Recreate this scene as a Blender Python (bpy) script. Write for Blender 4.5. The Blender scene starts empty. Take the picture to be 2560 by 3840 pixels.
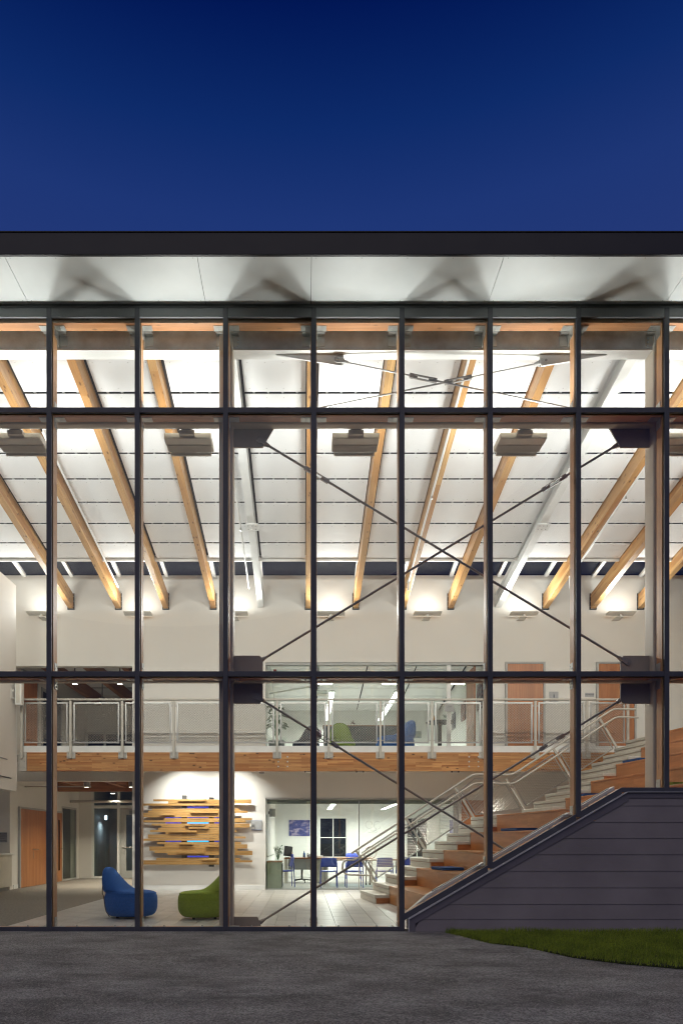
import bpy, math, random
from mathutils import Vector, Matrix
random.seed(7)
sc = bpy.context.scene
col = sc.collection
PI = math.pi
# ---------------------------------------------------------------- camera
D, S, VX, VY, H = 9.5, 271.4, 1138.0, 3157.0, 1.24   # metres to the facade, px per metre there, vanishing point, eye height
cam_d = bpy.data.cameras.new('camera'); cam = bpy.data.objects.new('camera', cam_d); col.objects.link(cam)
cam.location = (0, -D, H); cam.rotation_euler = (PI/2, 0, 0)
cam_d.sensor_fit = 'HORIZONTAL'; cam_d.sensor_width = 24.0; cam_d.lens = D*S/2560*24.0
cam_d.shift_x = (1280-VX)/2560; cam_d.shift_y = (VY-1920)/2560
cam_d.clip_end = 2000; cam_d.clip_start = 0.05
sc.camera = cam
# ---------------------------------------------------------------- world: clear dusk sky
w = bpy.data.worlds.new('World'); sc.world = w; w.use_nodes = True
nt = w.node_tree; nt.nodes.clear()
sky = nt.nodes.new('ShaderNodeTexSky'); sky.sky_type = 'NISHITA'; sky.sun_disc = False
SUN_EL, SUN_ROT = math.radians(-3.0), math.radians(180)
sky.sun_elevation = SUN_EL; sky.sun_rotation = SUN_ROT; sky.ozone_density = 4.0; sky.air_density = 1.0; sky.dust_density = 0.3
tc = nt.nodes.new('ShaderNodeTexCoord'); sx = nt.nodes.new('ShaderNodeSeparateXYZ')
rmp = nt.nodes.new('ShaderNodeValToRGB')
e = rmp.color_ramp.elements
mixfac = 0.03; e[0].position = 0.0; e[0].color = (0.03, 0.036, 0.10, 1)
e[1].position = 1.0; e[1].color = (0.0006, 0.004, 0.045, 1)
for p, c in ((0.22, (0.032, 0.040, 0.125)), (0.45, (0.032, 0.053, 0.205)), (0.670, (0.0130, 0.038, 0.186)), (0.72, (0.0045, 0.025, 0.148)), (0.775, (0.0004, 0.0085, 0.092))):
    k = rmp.color_ramp.elements.new(p); k.color = (*c, 1)
mixw = nt.nodes.new('ShaderNodeMix'); mixw.data_type = 'RGBA'; mixw.inputs[0].default_value = mixfac
bg = nt.nodes.new('ShaderNodeBackground'); bg.inputs[1].default_value = 1.0
wo = nt.nodes.new('ShaderNodeOutputWorld')
skm = nt.nodes.new('ShaderNodeVectorMath'); skm.operation = 'SCALE'; skm.inputs[3].default_value = 0.1
nt.links.new(tc.outputs['Generated'], sx.inputs[0]); nt.links.new(sx.outputs[2], rmp.inputs[0])
nt.links.new(sky.outputs[0], skm.inputs[0])
nt.links.new(rmp.outputs[0], mixw.inputs[6]); nt.links.new(skm.outputs[0], mixw.inputs[7])
nt.links.new(mixw.outputs[2], bg.inputs[0]); nt.links.new(bg.outputs[0], wo.inputs[0])
# the last soft twilight from behind the camera
sd = bpy.data.lights.new('sun', 'SUN'); sd.energy = 0.58; sd.angle = math.radians(70); sd.color = (1.0, 0.90, 0.78)
so = bpy.data.objects.new('sun', sd); col.objects.link(so); so.rotation_euler = (math.radians(38), 0, math.radians(-14)); so.location = (0, -20, 20)
# ---------------------------------------------------------------- exposure / render settings
sc.view_settings.view_transform = 'Standard'; sc.view_settings.look = 'None'
sc.view_settings.exposure = 0.0; sc.view_settings.gamma = 1.0; sc.view_settings.use_curve_mapping = False
sc.render.engine = 'CYCLES'
cy = sc.cycles
cy.use_denoising = True; cy.denoiser = 'OPENIMAGEDENOISE'
cy.max_bounces = 6; cy.diffuse_bounces = 4; cy.glossy_bounces = 3; cy.transmission_bounces = 4; cy.transparent_max_bounces = 24
cy.caustics_reflective = False; cy.caustics_refractive = False; cy.sample_clamp_indirect = 6.0
cy.filter_width = 1.15; cy.use_adaptive_sampling = True; cy.adaptive_threshold = 0.03

# ================================================================ helpers
def P(x, y, Y):
    r = 1 + Y/D
    return ((x-VX)*r/S, H+(VY-y)*r/S)

class MB:
    def __init__(s): s.v = []; s.f = []
    def poly(s, pts):
        n = len(s.v); s.v += [tuple(p) for p in pts]; s.f.append(tuple(range(n, n+len(pts)))); return s
    def box(s, x0, x1, y0, y1, z0, z1):
        n = len(s.v)
        s.v += [(x0,y0,z0),(x1,y0,z0),(x1,y1,z0),(x0,y1,z0),(x0,y0,z1),(x1,y0,z1),(x1,y1,z1),(x0,y1,z1)]
        s.f += [tuple(n+i for i in q) for q in ((0,3,2,1),(4,5,6,7),(0,1,5,4),(1,2,6,5),(2,3,7,6),(3,0,4,7))]
        return s
    def prism(s, pts, d):
        """closed polygon pts (3D) extruded by vector d"""
        n = len(s.v); k = len(pts); d = Vector(d)
        s.v += [tuple(p) for p in pts] + [tuple(Vector(p)+d) for p in pts]
        s.f.append(tuple(range(n+k-1, n-1, -1))); s.f.append(tuple(range(n+k, n+2*k)))
        for i in range(k):
            j = (i+1) % k; s.f.append((n+i, n+j, n+k+j, n+k+i))
        return s
    def bar(s, a, b, wd, ht, up=(0,0,1)):
        a, b = Vector(a), Vector(b); t = (b-a).normalized(); u = Vector(up)
        sd_ = t.cross(u)
        if sd_.length < 1e-6: sd_ = t.cross(Vector((1,0,0)))
        sd_.normalize(); u = sd_.cross(t).normalized()
        q = [a+sd_*wd/2*i+u*ht/2*j for i, j in ((-1,-1),(1,-1),(1,1),(-1,1))]
        return s.prism(q, b-a)
    def tube(s, pts, r, n=10, cap=True):
        pts = [Vector(p) for p in pts]; rings = []
        prev = None
        for i, p in enumerate(pts):
            if i == 0: t = pts[1]-pts[0]
            elif i == len(pts)-1: t = pts[-1]-pts[-2]
            else: t = (pts[i+1]-p).normalized()+(p-pts[i-1]).normalized()
            t.normalize()
            if prev is None:
                a = t.cross(Vector((0,0,1)))
                if a.length < 1e-3: a = t.cross(Vector((1,0,0)))
            else:
                a = prev-t*prev.dot(t)
            a.normalize(); prev = a; b = t.cross(a)
            rr = r[i] if isinstance(r, (list, tuple)) else r
            base = len(s.v)
            s.v += [tuple(p+(a*math.cos(2*PI*k/n)+b*math.sin(2*PI*k/n))*rr) for k in range(n)]
            rings.append(base)
        for r0, r1 in zip(rings, rings[1:]):
            for k in range(n):
                m = (k+1) % n; s.f.append((r0+k, r0+m, r1+m, r1+k))
        if cap:
            s.f.append(tuple(rings[0]+k for k in range(n-1, -1, -1))); s.f.append(tuple(rings[-1]+k for k in range(n)))
        return s
    def lathe(s, c, prof, n=16, axis='Z'):
        c = Vector(c); rings = []
        for rr, h in prof:
            base = len(s.v)
            for k in range(n):
                a = 2*PI*k/n
                if axis == 'Z': q = (rr*math.cos(a), rr*math.sin(a), h)
                elif axis == 'Y': q = (rr*math.cos(a), h, -rr*math.sin(a))
                else: q = (h, rr*math.cos(a), rr*math.sin(a))
                s.v.append(tuple(c+Vector(q)))
            rings.append(base)
        for r0, r1 in zip(rings, rings[1:]):
            for k in range(n):
                m = (k+1) % n; s.f.append((r0+k, r0+m, r1+m, r1+k))
        s.f.append(tuple(rings[0]+k for k in range(n-1, -1, -1))); s.f.append(tuple(rings[-1]+k for k in range(n)))
        return s
    def build(s, name, m=None, parent=None, smooth=False, bevel=0, loc=None, rot=None):
        off = Vector((0,0,0))
        if loc is None and parent is not None: off = world_loc(parent)
        me = bpy.data.meshes.new(name)
        me.from_pydata([(a-off.x, b-off.y, c-off.z) for a, b, c in s.v], [], s.f); me.update()
        return link(name, me, m, parent, smooth, bevel, loc, rot)

def world_loc(o):
    l = Vector((0,0,0))
    while o is not None: l += o.location; o = o.parent
    return l
def link(name, me, m=None, parent=None, smooth=False, bevel=0, loc=None, rot=None):
    o = bpy.data.objects.new(name, me); col.objects.link(o)
    if m is not None and not me.materials: me.materials.append(m)
    if smooth:
        me.polygons.foreach_set('use_smooth', [True]*len(me.polygons))
        if smooth != 'full' and hasattr(me, 'set_sharp_from_angle'): me.set_sharp_from_angle(angle=math.radians(40))
    if bevel:
        b = o.modifiers.new('b', 'BEVEL'); b.width = bevel; b.segments = 2; b.limit_method = 'ANGLE'; b.angle_limit = math.radians(40)
    if parent is not None: o.parent = parent
    if loc is not None: o.location = loc
    if rot is not None: o.rotation_euler = rot
    return o
def tag(o, label, cat, group=None):
    o['label'] = label; o['category'] = cat
    if group: o['group'] = group
    return o
def thing(name, label, cat, loc=(0,0,0), group=None, rz=0):
    o = bpy.data.objects.new(name, None); col.objects.link(o); o.location = loc; o.rotation_euler = (0,0,rz)
    o.empty_display_size = 0.1
    return tag(o, label, cat, group)
def struct(o, label=None):
    o['kind'] = 'structure'
    if label: o['label'] = label
    return o
def copy_tree(o, parent=None):
    c = o.copy(); col.objects.link(c); c.parent = parent
    for ch in o.children: copy_tree(ch, c)
    return c
ORD = ['first','second','third','fourth','fifth','sixth','seventh','eighth','ninth','tenth','eleventh','twelfth','thirteenth','fourteenth','fifteenth','sixteenth','seventeenth','eighteenth','nineteenth','twentieth']

# ---------------------------------------------------------------- materials
def newmat(name):
    m = bpy.data.materials.new(name); m.use_nodes = True
    n = m.node_tree.nodes; b = n['Principled BSDF']
    return m, m.node_tree, b
def mixc(t, fac, a, b, mode='MIX'):
    k = t.nodes.new('ShaderNodeMix'); k.data_type = 'RGBA'; k.blend_type = mode; k.clamp_factor = True
    for sock, v in ((k.inputs[0], fac), (k.inputs[6], a), (k.inputs[7], b)):
        if hasattr(v, 'is_linked') or hasattr(v, 'links'): t.links.new(v, sock)
        elif isinstance(v, (int, float)): sock.default_value = v
        else: sock.default_value = (*v, 1) if len(v) == 3 else v
    return k.outputs[2]
def mathn(t, op, a, b=None):
    k = t.nodes.new('ShaderNodeMath'); k.operation = op
    for i, v in enumerate((a, b)):
        if v is None: continue
        if isinstance(v, (int, float)): k.inputs[i].default_value = v
        else: t.links.new(v, k.inputs[i])
    return k.outputs[0]
def coords(t, scale=(1,1,1), which='Object'):
    tcn = t.nodes.new('ShaderNodeTexCoord'); mp = t.nodes.new('ShaderNodeMapping'); mp.inputs['Scale'].default_value = scale
    t.links.new(tcn.outputs[which], mp.inputs[0]); return mp.outputs[0]
def noise(t, vec, scale, detail=3, rough=0.55):
    k = t.nodes.new('ShaderNodeTexNoise'); k.inputs['Scale'].default_value = scale; k.inputs['Detail'].default_value = detail
    k.inputs['Roughness'].default_value = rough; t.links.new(vec, k.inputs['Vector']); return k.outputs[0]
def ramp(t, fac, stops):
    k = t.nodes.new('ShaderNodeValToRGB'); el = k.color_ramp.elements
    for i, (p, c) in enumerate(stops):
        q = el[i] if i < 2 else el.new(p)
        q.position = p; q.color = (c, c, c, 1) if isinstance(c, (int, float)) else (*c, 1)
    t.links.new(fac, k.inputs[0]); return k.outputs[0]
def bump(t, b, h, strength=0.2, dist=0.01):
    k = t.nodes.new('ShaderNodeBump'); k.inputs['Strength'].default_value = strength; k.inputs['Distance'].default_value = dist
    t.links.new(h, k.inputs['Height']); t.links.new(k.outputs[0], b.inputs['Normal'])
def objrand(t):
    k = t.nodes.new('ShaderNodeObjectInfo'); return k.outputs['Random']
def paint(name, c, rough=0.5, metal=0.0, var=0.06, scale=3.0, bmp=0.0, bscale=200, orand=0.0, coat=0):
    m, t, b = newmat(name)
    v = coords(t); f = noise(t, v, scale, 4)
    lo = tuple(x*(1-var) for x in c); hi = tuple(min(1, x*(1+var)) for x in c)
    cc = mixc(t, ramp(t, f, ((0.3, 0.0), (0.7, 1.0))), lo, hi)
    if orand:
        cc = mixc(t, mathn(t, 'MULTIPLY', objrand(t), orand), cc, tuple(x*0.55 for x in c))
    t.links.new(cc, b.inputs['Base Color'])
    b.inputs['Roughness'].default_value = rough; b.inputs['Metallic'].default_value = metal
    rr = mathn(t, 'ADD', mathn(t, 'MULTIPLY', f, 0.12), rough-0.06); t.links.new(rr, b.inputs['Roughness'])
    if bmp: bump(t, b, noise(t, v, bscale, 2), bmp, 0.004)
    if coat: b.inputs['Coat Weight'].default_value = coat
    return m
def wood(name, grain, lam, c1, c2, dark, row=0.042, length=1.1, knots=0.5, rough=0.42, gscale=1.0, vary=0.0):
    """laminated / boarded timber: grain and lam are axis letters; every lamination gets its own tone, fibres and knots"""
    m, t, b = newmat(name)
    tcn = t.nodes.new('ShaderNodeTexCoord'); sp = t.nodes.new('ShaderNodeSeparateXYZ'); t.links.new(tcn.outputs['Object'], sp.inputs[0])
    ax = {'X': sp.outputs[0], 'Y': sp.outputs[1], 'Z': sp.outputs[2]}
    oth = [a for a in 'XYZ' if a not in (grain, lam)][0]
    rnd = objrand(t)
    g = mathn(t, 'ADD', ax[grain], mathn(t, 'MULTIPLY', rnd, 37.0))
    cb = t.nodes.new('ShaderNodeCombineXYZ'); t.links.new(g, cb.inputs[0]); t.links.new(ax[lam], cb.inputs[1])
    br = t.nodes.new('ShaderNodeTexBrick'); br.offset = 0.37; br.offset_frequency = 2; br.squash = 1.0
    for kx, vv in (('Scale', 1.0), ('Mortar Size', 0.0), ('Brick Width', length), ('Row Height', row), ('Bias', 0.0)): br.inputs[kx].default_value = vv
    br.inputs['Color1'].default_value = (*c1, 1); br.inputs['Color2'].default_value = (*c2, 1); br.inputs['Mortar'].default_value = (*c1, 1)
    t.links.new(cb.outputs[0], br.inputs['Vector'])
    cf = t.nodes.new('ShaderNodeCombineXYZ')
    t.links.new(mathn(t, 'MULTIPLY', g, 1.6*gscale), cf.inputs[0]); t.links.new(mathn(t, 'MULTIPLY', ax[lam], 34*gscale), cf.inputs[1]); t.links.new(mathn(t, 'MULTIPLY', ax[oth], 34*gscale), cf.inputs[2])
    fib = noise(t, cf.outputs[0], 1.0, 5, 0.6)
    cc = mixc(t, mathn(t, 'MULTIPLY', ramp(t, fib, ((0.38, 1.0), (0.62, 0.0))), 0.55), br.outputs[0], dark)
    # broad cathedral figure
    cw = t.nodes.new('ShaderNodeCombineXYZ')
    t.links.new(mathn(t, 'MULTIPLY', g, 0.7), cw.inputs[0]); t.links.new(mathn(t, 'MULTIPLY', ax[lam], 7), cw.inputs[1]); t.links.new(mathn(t, 'MULTIPLY', ax[oth], 7), cw.inputs[2])
    big = noise(t, cw.outputs[0], 1.0, 3, 0.5)
    cc = mixc(t, ramp(t, big, ((0.40, 0.0), (0.64, 0.72))), cc, tuple((0.45*x+0.3*y) for x, y in zip(c1, dark)))
    if knots:
        ck = t.nodes.new('ShaderNodeCombineXYZ')
        t.links.new(mathn(t, 'MULTIPLY', g, 4.2), ck.inputs[0]); t.links.new(mathn(t, 'MULTIPLY', ax[lam], 9.5), ck.inputs[1]); t.links.new(mathn(t, 'MULTIPLY', ax[oth], 9.5), ck.inputs[2])
        vo = t.nodes.new('ShaderNodeTexVoronoi'); vo.inputs['Scale'].default_value = 1.0; t.links.new(ck.outputs[0], vo.inputs['Vector'])
        kf = mathn(t, 'MULTIPLY', ramp(t, vo.outputs['Distance'], ((0.08, 1.0), (0.21, 0.0))), knots)
        cc = mixc(t, kf, cc, tuple(x*0.28 for x in dark))
    if vary: cc = mixc(t, mathn(t, 'MULTIPLY', rnd, vary), cc, dark)
    t.links.new(cc, b.inputs['Base Color'])
    b.inputs['Roughness'].default_value = rough
    bump(t, b, fib, 0.12, 0.004)
    return m
def emis(name, c, s):
    m, t, b = newmat(name); b.inputs['Base Color'].default_value = (*[min(1, x) for x in c], 1)
    b.inputs['Emission Color'].default_value = (*c, 1); b.inputs['Emission Strength'].default_value = s; return m
def glassmat(name, tint=(0.96, 0.985, 0.97), base=0.03, gain=0.5):
    m, t, b = newmat(name); t.nodes.remove(b)
    tr = t.nodes.new('ShaderNodeBsdfTransparent'); tr.inputs[0].default_value = (*tint, 1)
    gl = t.nodes.new('ShaderNodeBsdfGlossy'); gl.inputs['Roughness'].default_value = 0.0; gl.inputs['Color'].default_value = (0.95, 1, 0.97, 1)
    lw = t.nodes.new('ShaderNodeLayerWeight'); lw.inputs[0].default_value = 0.5
    f = mathn(t, 'ADD', mathn(t, 'MULTIPLY', mathn(t, 'POWER', lw.outputs['Facing'], 5.0), gain), base)
    mx = t.nodes.new('ShaderNodeMixShader'); t.links.new(f, mx.inputs[0]); t.links.new(tr.outputs[0], mx.inputs[1]); t.links.new(gl.outputs[0], mx.inputs[2])
    t.links.new(mx.outputs[0], t.nodes['Material Output'].inputs[0]); return m

M = {}
M['alu_dark'] = paint('dark anodised aluminium', (0.088, 0.090, 0.104), 0.45, 0.0, 0.15)
M['alu_soffit_lit'] = paint('head frame paled for soffit light', (0.22, 0.23, 0.235), 0.45)  # frame aluminium in a paler grey, soffit light painted into the colour
M['gasket'] = paint('black rubber gasket', (0.012, 0.012, 0.013), 0.6)
M['glass'] = glassmat('facade glass')
M['glass_in'] = glassmat('interior glass', (0.95, 0.98, 0.962), 0.04, 0.5)
M['fir_v'] = wood('fir mullion timber', 'Z', 'X', (0.74, 0.42, 0.205), (0.66, 0.34, 0.15), (0.50, 0.23, 0.09), row=0.05, length=3.0, knots=0.25)
M['fir_h'] = wood('fir transom timber', 'X', 'Y', (0.68, 0.35, 0.17), (0.58, 0.27, 0.12), (0.40, 0.16, 0.06), row=0.05, length=2.0, knots=0.6)
M['galv'] = paint('galvanised bracket', (0.56, 0.56, 0.54), 0.38, 0.75, 0.1, 12)
M['bolt'] = paint('zinc bolt', (0.45, 0.45, 0.44), 0.35, 0.9)
M['steel_tan'] = paint('tan painted steel', (0.62, 0.55, 0.45), 0.45, 0.0, 0.05)
M['steel_white'] = paint('white painted steel', (0.72, 0.72, 0.70), 0.42, 0.0, 0.04)
M['steel_grey'] = paint('grey primed steel', (0.58, 0.68, 0.78), 0.5, 0.0, 0.25, 4)
M['steel_gusset'] = paint('brown grey gusset steel', (0.42, 0.35, 0.285), 0.55, 0.0, 0.08)
M['rod'] = paint('grey brace rod', (0.34, 0.30, 0.26), 0.4, 0.35, 0.1)
M['rod_light'] = paint('light brace rod', (0.36, 0.35, 0.335), 0.4, 0.2, 0.1)
M['rafter'] = wood('glulam rafter', 'Y', 'Z', (0.72, 0.48, 0.21), (0.43, 0.19, 0.05), (0.36, 0.145, 0.036), row=0.046, length=1.5, knots=0.95, rough=0.38, vary=0.25)
M['beam'] = wood('glulam beam', 'X', 'Z', (0.70, 0.37, 0.13), (0.33, 0.115, 0.026), (0.24, 0.075, 0.016), row=0.037, length=0.62, knots=0.95, rough=0.4)
M['hallbeam'] = wood('glulam hall beam', 'Y', 'Z', (0.42, 0.185, 0.06), (0.32, 0.125, 0.04), (0.2, 0.07, 0.02), row=0.05, length=1.4, knots=0.6)
M['hallbeam_x'] = wood('glulam hall cross beam', 'X', 'Z', (0.42, 0.185, 0.06), (0.32, 0.125, 0.04), (0.2, 0.07, 0.02), row=0.05, length=1.4, knots=0.6)
M['panel'] = paint('white acoustic panel', (0.80, 0.80, 0.80), 0.75, 0, 0.03, 1.5, 0.05, 400, orand=0.09)
M['screw'] = paint('panel screw', (0.45, 0.45, 0.44), 0.5)
M['deck'] = paint('dark timber deck', (0.020, 0.016, 0.013), 0.8, 0, 0.2)
M['soffit'] = paint('pale soffit panel', (0.76, 0.785, 0.78), 0.42, 0, 0.06, 1.2)
M['fascia'] = paint('dark metal fascia', (0.014, 0.013, 0.019), 0.5, 0.1, 0.12)
M['wall'] = paint('warm white wall paint', (0.745, 0.715, 0.665), 0.7, 0, 0.02, 0.8, 0.04, 300)
M['wall_cool'] = paint('white wall paint', (0.78, 0.78, 0.75), 0.7, 0, 0.02, 0.8, 0.04, 300)
M['trim'] = paint('white trim', (0.78, 0.77, 0.74), 0.5)
M['trim_grey'] = paint('grey door frame', (0.42, 0.42, 0.40), 0.5)
M['tile'] = paint('porcelain floor tile', (0.60, 0.57, 0.525), 0.33, 0, 0.13, 2.6, 0.03, 60, orand=0.30)
M['grout'] = paint('floor grout', (0.54, 0.52, 0.49), 0.8)
M['carpet'] = paint('grey loop carpet', (0.20, 0.175, 0.145), 0.95, 0, 0.45, 26, 0.5, 220)
M['vinyl'] = paint('grey vinyl floor', (0.40, 0.395, 0.37), 0.4, 0, 0.05, 2)
M['tread'] = paint('pale stone tread', (0.56, 0.525, 0.455), 0.45, 0, 0.05, 8, 0.06, 300)
M['bleach'] = wood('fir plywood bleacher', 'Y', 'Z', (0.60, 0.29, 0.11), (0.54, 0.245, 0.085), (0.42, 0.165, 0.05), row=0.6, length=2.4, knots=0, rough=0.36, gscale=0.7)
M['cheek'] = wood('dark fir cheek', 'X', 'Z', (0.42, 0.155, 0.05), (0.36, 0.125, 0.04), (0.25, 0.08, 0.025), row=0.6, length=2.4, knots=0, rough=0.4, gscale=0.7)
M['door'] = wood('fir veneer door', 'Z', 'X', (0.50, 0.21, 0.075), (0.44, 0.17, 0.058), (0.34, 0.115, 0.038), row=0.14, length=4.0, knots=0, rough=0.38, gscale=0.9)
M['rail'] = paint('pale rail paint', (0.49, 0.455, 0.395), 0.4, 0, 0.04)
M['stainless'] = paint('stainless steel', (0.50, 0.49, 0.46), 0.32, 0.85, 0.06)
M['chrome'] = paint('satin chrome', (0.75, 0.75, 0.75), 0.2, 1.0)
M['siding'] = paint('dark lap siding', (0.315, 0.278, 0.272), 0.6, 0, 0.16, 1.1, 0.10, 90)
M['siding_trim'] = paint('dark slate trim', (0.20, 0.182, 0.198), 0.5, 0.0, 0.1, 2)
M['flash'] = paint('pale flashing edge', (0.62, 0.61, 0.60), 0.4)
M['white_plastic'] = paint('white plastic', (0.72, 0.71, 0.67), 0.45)
M['black_plastic'] = paint('black plastic', (0.02, 0.02, 0.022), 0.45)
M['grey_plastic'] = paint('grey plastic', (0.28, 0.28, 0.28), 0.5)
M['fix'] = paint('light fixture housing', (0.78, 0.75, 0.69), 0.45, 0.0, 0.05)
M['blue_fab'] = paint('blue wool fabric', (0.030, 0.125, 0.42), 0.95, 0, 0.12, 40, 0.35, 500)
M['green_fab'] = paint('green wool fabric', (0.27, 0.36, 0.045), 0.95, 0, 0.12, 40, 0.35, 500)
M['navy_fab'] = paint('navy fabric', (0.03, 0.035, 0.07), 0.95, 0, 0.1, 40, 0.3, 500)
M['cushion'] = paint('blue vinyl cushion', (0.018, 0.075, 0.24), 0.7, 0, 0.12, 30, 0.2, 400)
M['blue_chair'] = paint('blue plastic chair', (0.055, 0.085, 0.42), 0.4, 0, 0.06)
M['leaf'] = paint('green leaf', (0.05, 0.13, 0.035), 0.45, 0, 0.3, 8)
M['petal'] = paint('white petals', (0.75, 0.78, 0.68), 0.6)
M['oak'] = wood('oak board', 'X', 'Z', (0.56, 0.345, 0.13), (0.44, 0.24, 0.075), (0.30, 0.145, 0.035), row=0.0265, length=0.9, knots=0.0, rough=0.4, vary=0.3, gscale=1.4)
M['steel_dark'] = paint('dark steel upright', (0.10, 0.095, 0.088), 0.4, 0.6, 0.2, 10)
M['desk'] = wood('brown desk top', 'X', 'Y', (0.36, 0.16, 0.06), (0.32, 0.14, 0.05), (0.2, 0.08, 0.03), row=0.4, length=3, knots=0)
M['sage'] = paint('sage green cabinet', (0.26, 0.275, 0.21), 0.5)
M['beige'] = paint('beige laminate', (0.60, 0.56, 0.47), 0.5)
M['nightglass'] = paint('dark night window glass', (0.018, 0.020, 0.024), 0.06, 0, 0.5, 1.5)
M['navyglass'] = paint('dusk blue window glass', (0.020, 0.026, 0.050), 0.06, 0, 0.4, 0.8)
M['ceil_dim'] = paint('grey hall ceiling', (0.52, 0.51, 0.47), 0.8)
M['red'] = paint('red enamel', (0.45, 0.02, 0.02), 0.4)
M['ink'] = paint('dark ink', (0.03, 0.03, 0.05), 0.6)
M['sign'] = paint('grey sign plate', (0.40, 0.40, 0.40), 0.4)
M['lamp'] = emis('lit lamp lens', (1.0, 0.97, 0.92), 9.0)
M['lamp_soft'] = emis('lit downlight lens', (1.0, 0.93, 0.82), 7.0)
M['led'] = emis('cyan blue light strip', (0.03, 0.42, 1.0), 2.2)
M['led2'] = emis('violet blue light strip', (0.10, 0.10, 0.80), 0.7)
M['vest'] = emis('cold vestibule lamp', (0.65, 0.82, 1.0), 6.0)

# asphalt and lawn
def asphalt():
    m, t, b = newmat('asphalt')
    v = coords(t); big = noise(t, coords(t, (0.8, 1.25, 1)), 1.5, 6, 0.68); fine = noise(t, v, 55, 3, 0.75); mid = noise(t, v, 22, 3)
    c = mixc(t, ramp(t, big, ((0.38, 0.0), (0.62, 1.0))), (0.20, 0.195, 0.18), (0.46, 0.45, 0.425))
    vo = t.nodes.new('ShaderNodeTexVoronoi'); vo.inputs['Scale'].default_value = 62; t.links.new(v, vo.inputs['Vector'])
    c = mixc(t, ramp(t, vo.outputs['Distance'], ((0.10, 0.9), (0.45, 0.0))), c, (0.62, 0.53, 0.50))
    c = mixc(t, mathn(t, 'MULTIPLY', ramp(t, fine, ((0.40, 1.0), (0.55, 0.0))), 0.75), c, (0.05, 0.047, 0.044))
    c = mixc(t, mathn(t, 'MULTIPLY', ramp(t, mid, ((0.36, 1.0), (0.5, 0.0))), 0.35), c, (0.085, 0.081, 0.077))
    sc_ = noise(t, coords(t, (0.4, 1.2, 1)), 1.4, 5)
    c = mixc(t, ramp(t, sc_, ((0.60, 0.0), (0.70, 0.5))), c, (0.10, 0.096, 0.09))
    t.links.new(c, b.inputs['Base Color']); b.inputs['Roughness'].default_value = 0.9
    hh = mathn(t, 'ADD', mathn(t, 'MULTIPLY', vo.outputs['Distance'], -0.8), fine)
    bump(t, b, hh, 0.9, 0.02); return m
M['asphalt'] = asphalt()
M['soil'] = paint('lawn soil', (0.035, 0.045, 0.012), 0.95, 0, 0.3, 20)
def grassmat():
    m, t, b = newmat('grass blades'); v = coords(t)
    c = mixc(t, ramp(t, noise(t, v, 2.4, 4, 0.7), ((0.36, 0.0), (0.64, 1.0))), (0.15, 0.24, 0.014), (0.36, 0.47, 0.03))
    c = mixc(t, mathn(t, 'MULTIPLY', ramp(t, noise(t, v, 60, 2), ((0.45, 0.0), (0.65, 1.0))), 0.6), c, (0.46, 0.46, 0.07))
    c = mixc(t, mathn(t, 'MULTIPLY', ramp(t, noise(t, v, 35, 2), ((0.36, 1.0), (0.5, 0.0))), 0.7), c, (0.03, 0.055, 0.006))
    t.links.new(c, b.inputs['Base Color']); b.inputs['Roughness'].default_value = 0.7; return m
M['grass'] = grassmat()

# ================================================================ ground
g = MB(); g.poly([(-400,-400,0),(400,-400,0),(400,400,0),(-400,400,0)])
gm = g.build('ground', M['soil']); gm.location.z = -0.03; struct(gm, 'dark ground around the building')
a = MB()
nx, ny = 60, 30
for j in range(ny+1):
    for i in range(nx+1):
        x = -30+60*i/nx; y = -14+14.06*j/ny
        z = -0.012*max(0, -y-0.6)*0.5 + 0.006*math.sin(x*1.3+y*2.1)*min(1, max(0, -y)) 
        a.v.append((x, y, z))
for j in range(ny):
    for i in range(nx):
        n = j*(nx+1)+i; a.f.append((n, n+1, n+nx+2, n+nx+1))
ao = a.build('asphalt_pavement', M['asphalt'], smooth='full'); struct(ao, 'dark grey asphalt forecourt in front of the glass wall')
# lawn wedge along the siding
edge = [(1.93,-0.12),(1.99,-0.33),(2.23,-1.10),(2.59,-1.45),(2.86,-2.10),(3.25,-2.50),(3.71,-2.77),(4.5,-3.1),(6,-3.4),(9,-3.6),(14,-3.65),(14,-0.12)]
def lawn_h(x, y):
    return 0.03+0.03*min(1, max(0, (x-1.9)/1.5))
lw_ = MB(); lw_.prism([(x+(.03 if x<9 else 0), y, -0.02) for x, y in reversed(edge)], (0, 0, 0.028))
lo = lw_.build('lawn', M['soil']); struct(lo, 'wedge of lawn between asphalt and dark siding')
def inside(x, y):
    c = False; n = len(edge)
    for i in range(n):
        x1, y1 = edge[i]; x2, y2 = edge[(i+1) % n]
        if (y1 > y) != (y2 > y) and x < (x2-x1)*(y-y1)/(y2-y1)+x1: c = not c
    return c
gb = MB(); rg = random.Random(3); cnt = 0
while cnt < 60000:
    x = 1.9+rg.random()**1.25*6.0; y = -3.6+rg.random()*3.5
    if not inside(x+rg.gauss(0,.022), y+rg.gauss(0,.022)): continue
    clump = 0.6+0.4*math.sin(x*5.1+1.7*math.sin(y*3.3))*math.sin(y*6.2+x*1.1)
    hgt = (0.035+0.05*rg.random())*(0.75+0.5*clump); an = rg.random()*PI; wd = 0.0028+0.0018*rg.random(); ln = (rg.random()-0.5)*0.05; l2 = (rg.random()-0.5)*0.05
    dx, dy = math.cos(an)*wd, math.sin(an)*wd
    n = len(gb.v); gb.v += [(x-dx, y-dy, 0.0), (x+dx, y+dy, 0.0), (x+ln, y+l2, 0.005+hgt)]; gb.f.append((n, n+1, n+2)); cnt += 1
go = gb.build('grass', M['grass']); go['kind'] = 'stuff'; go['label'] = 'short green grass blades on the lawn wedge'

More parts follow.
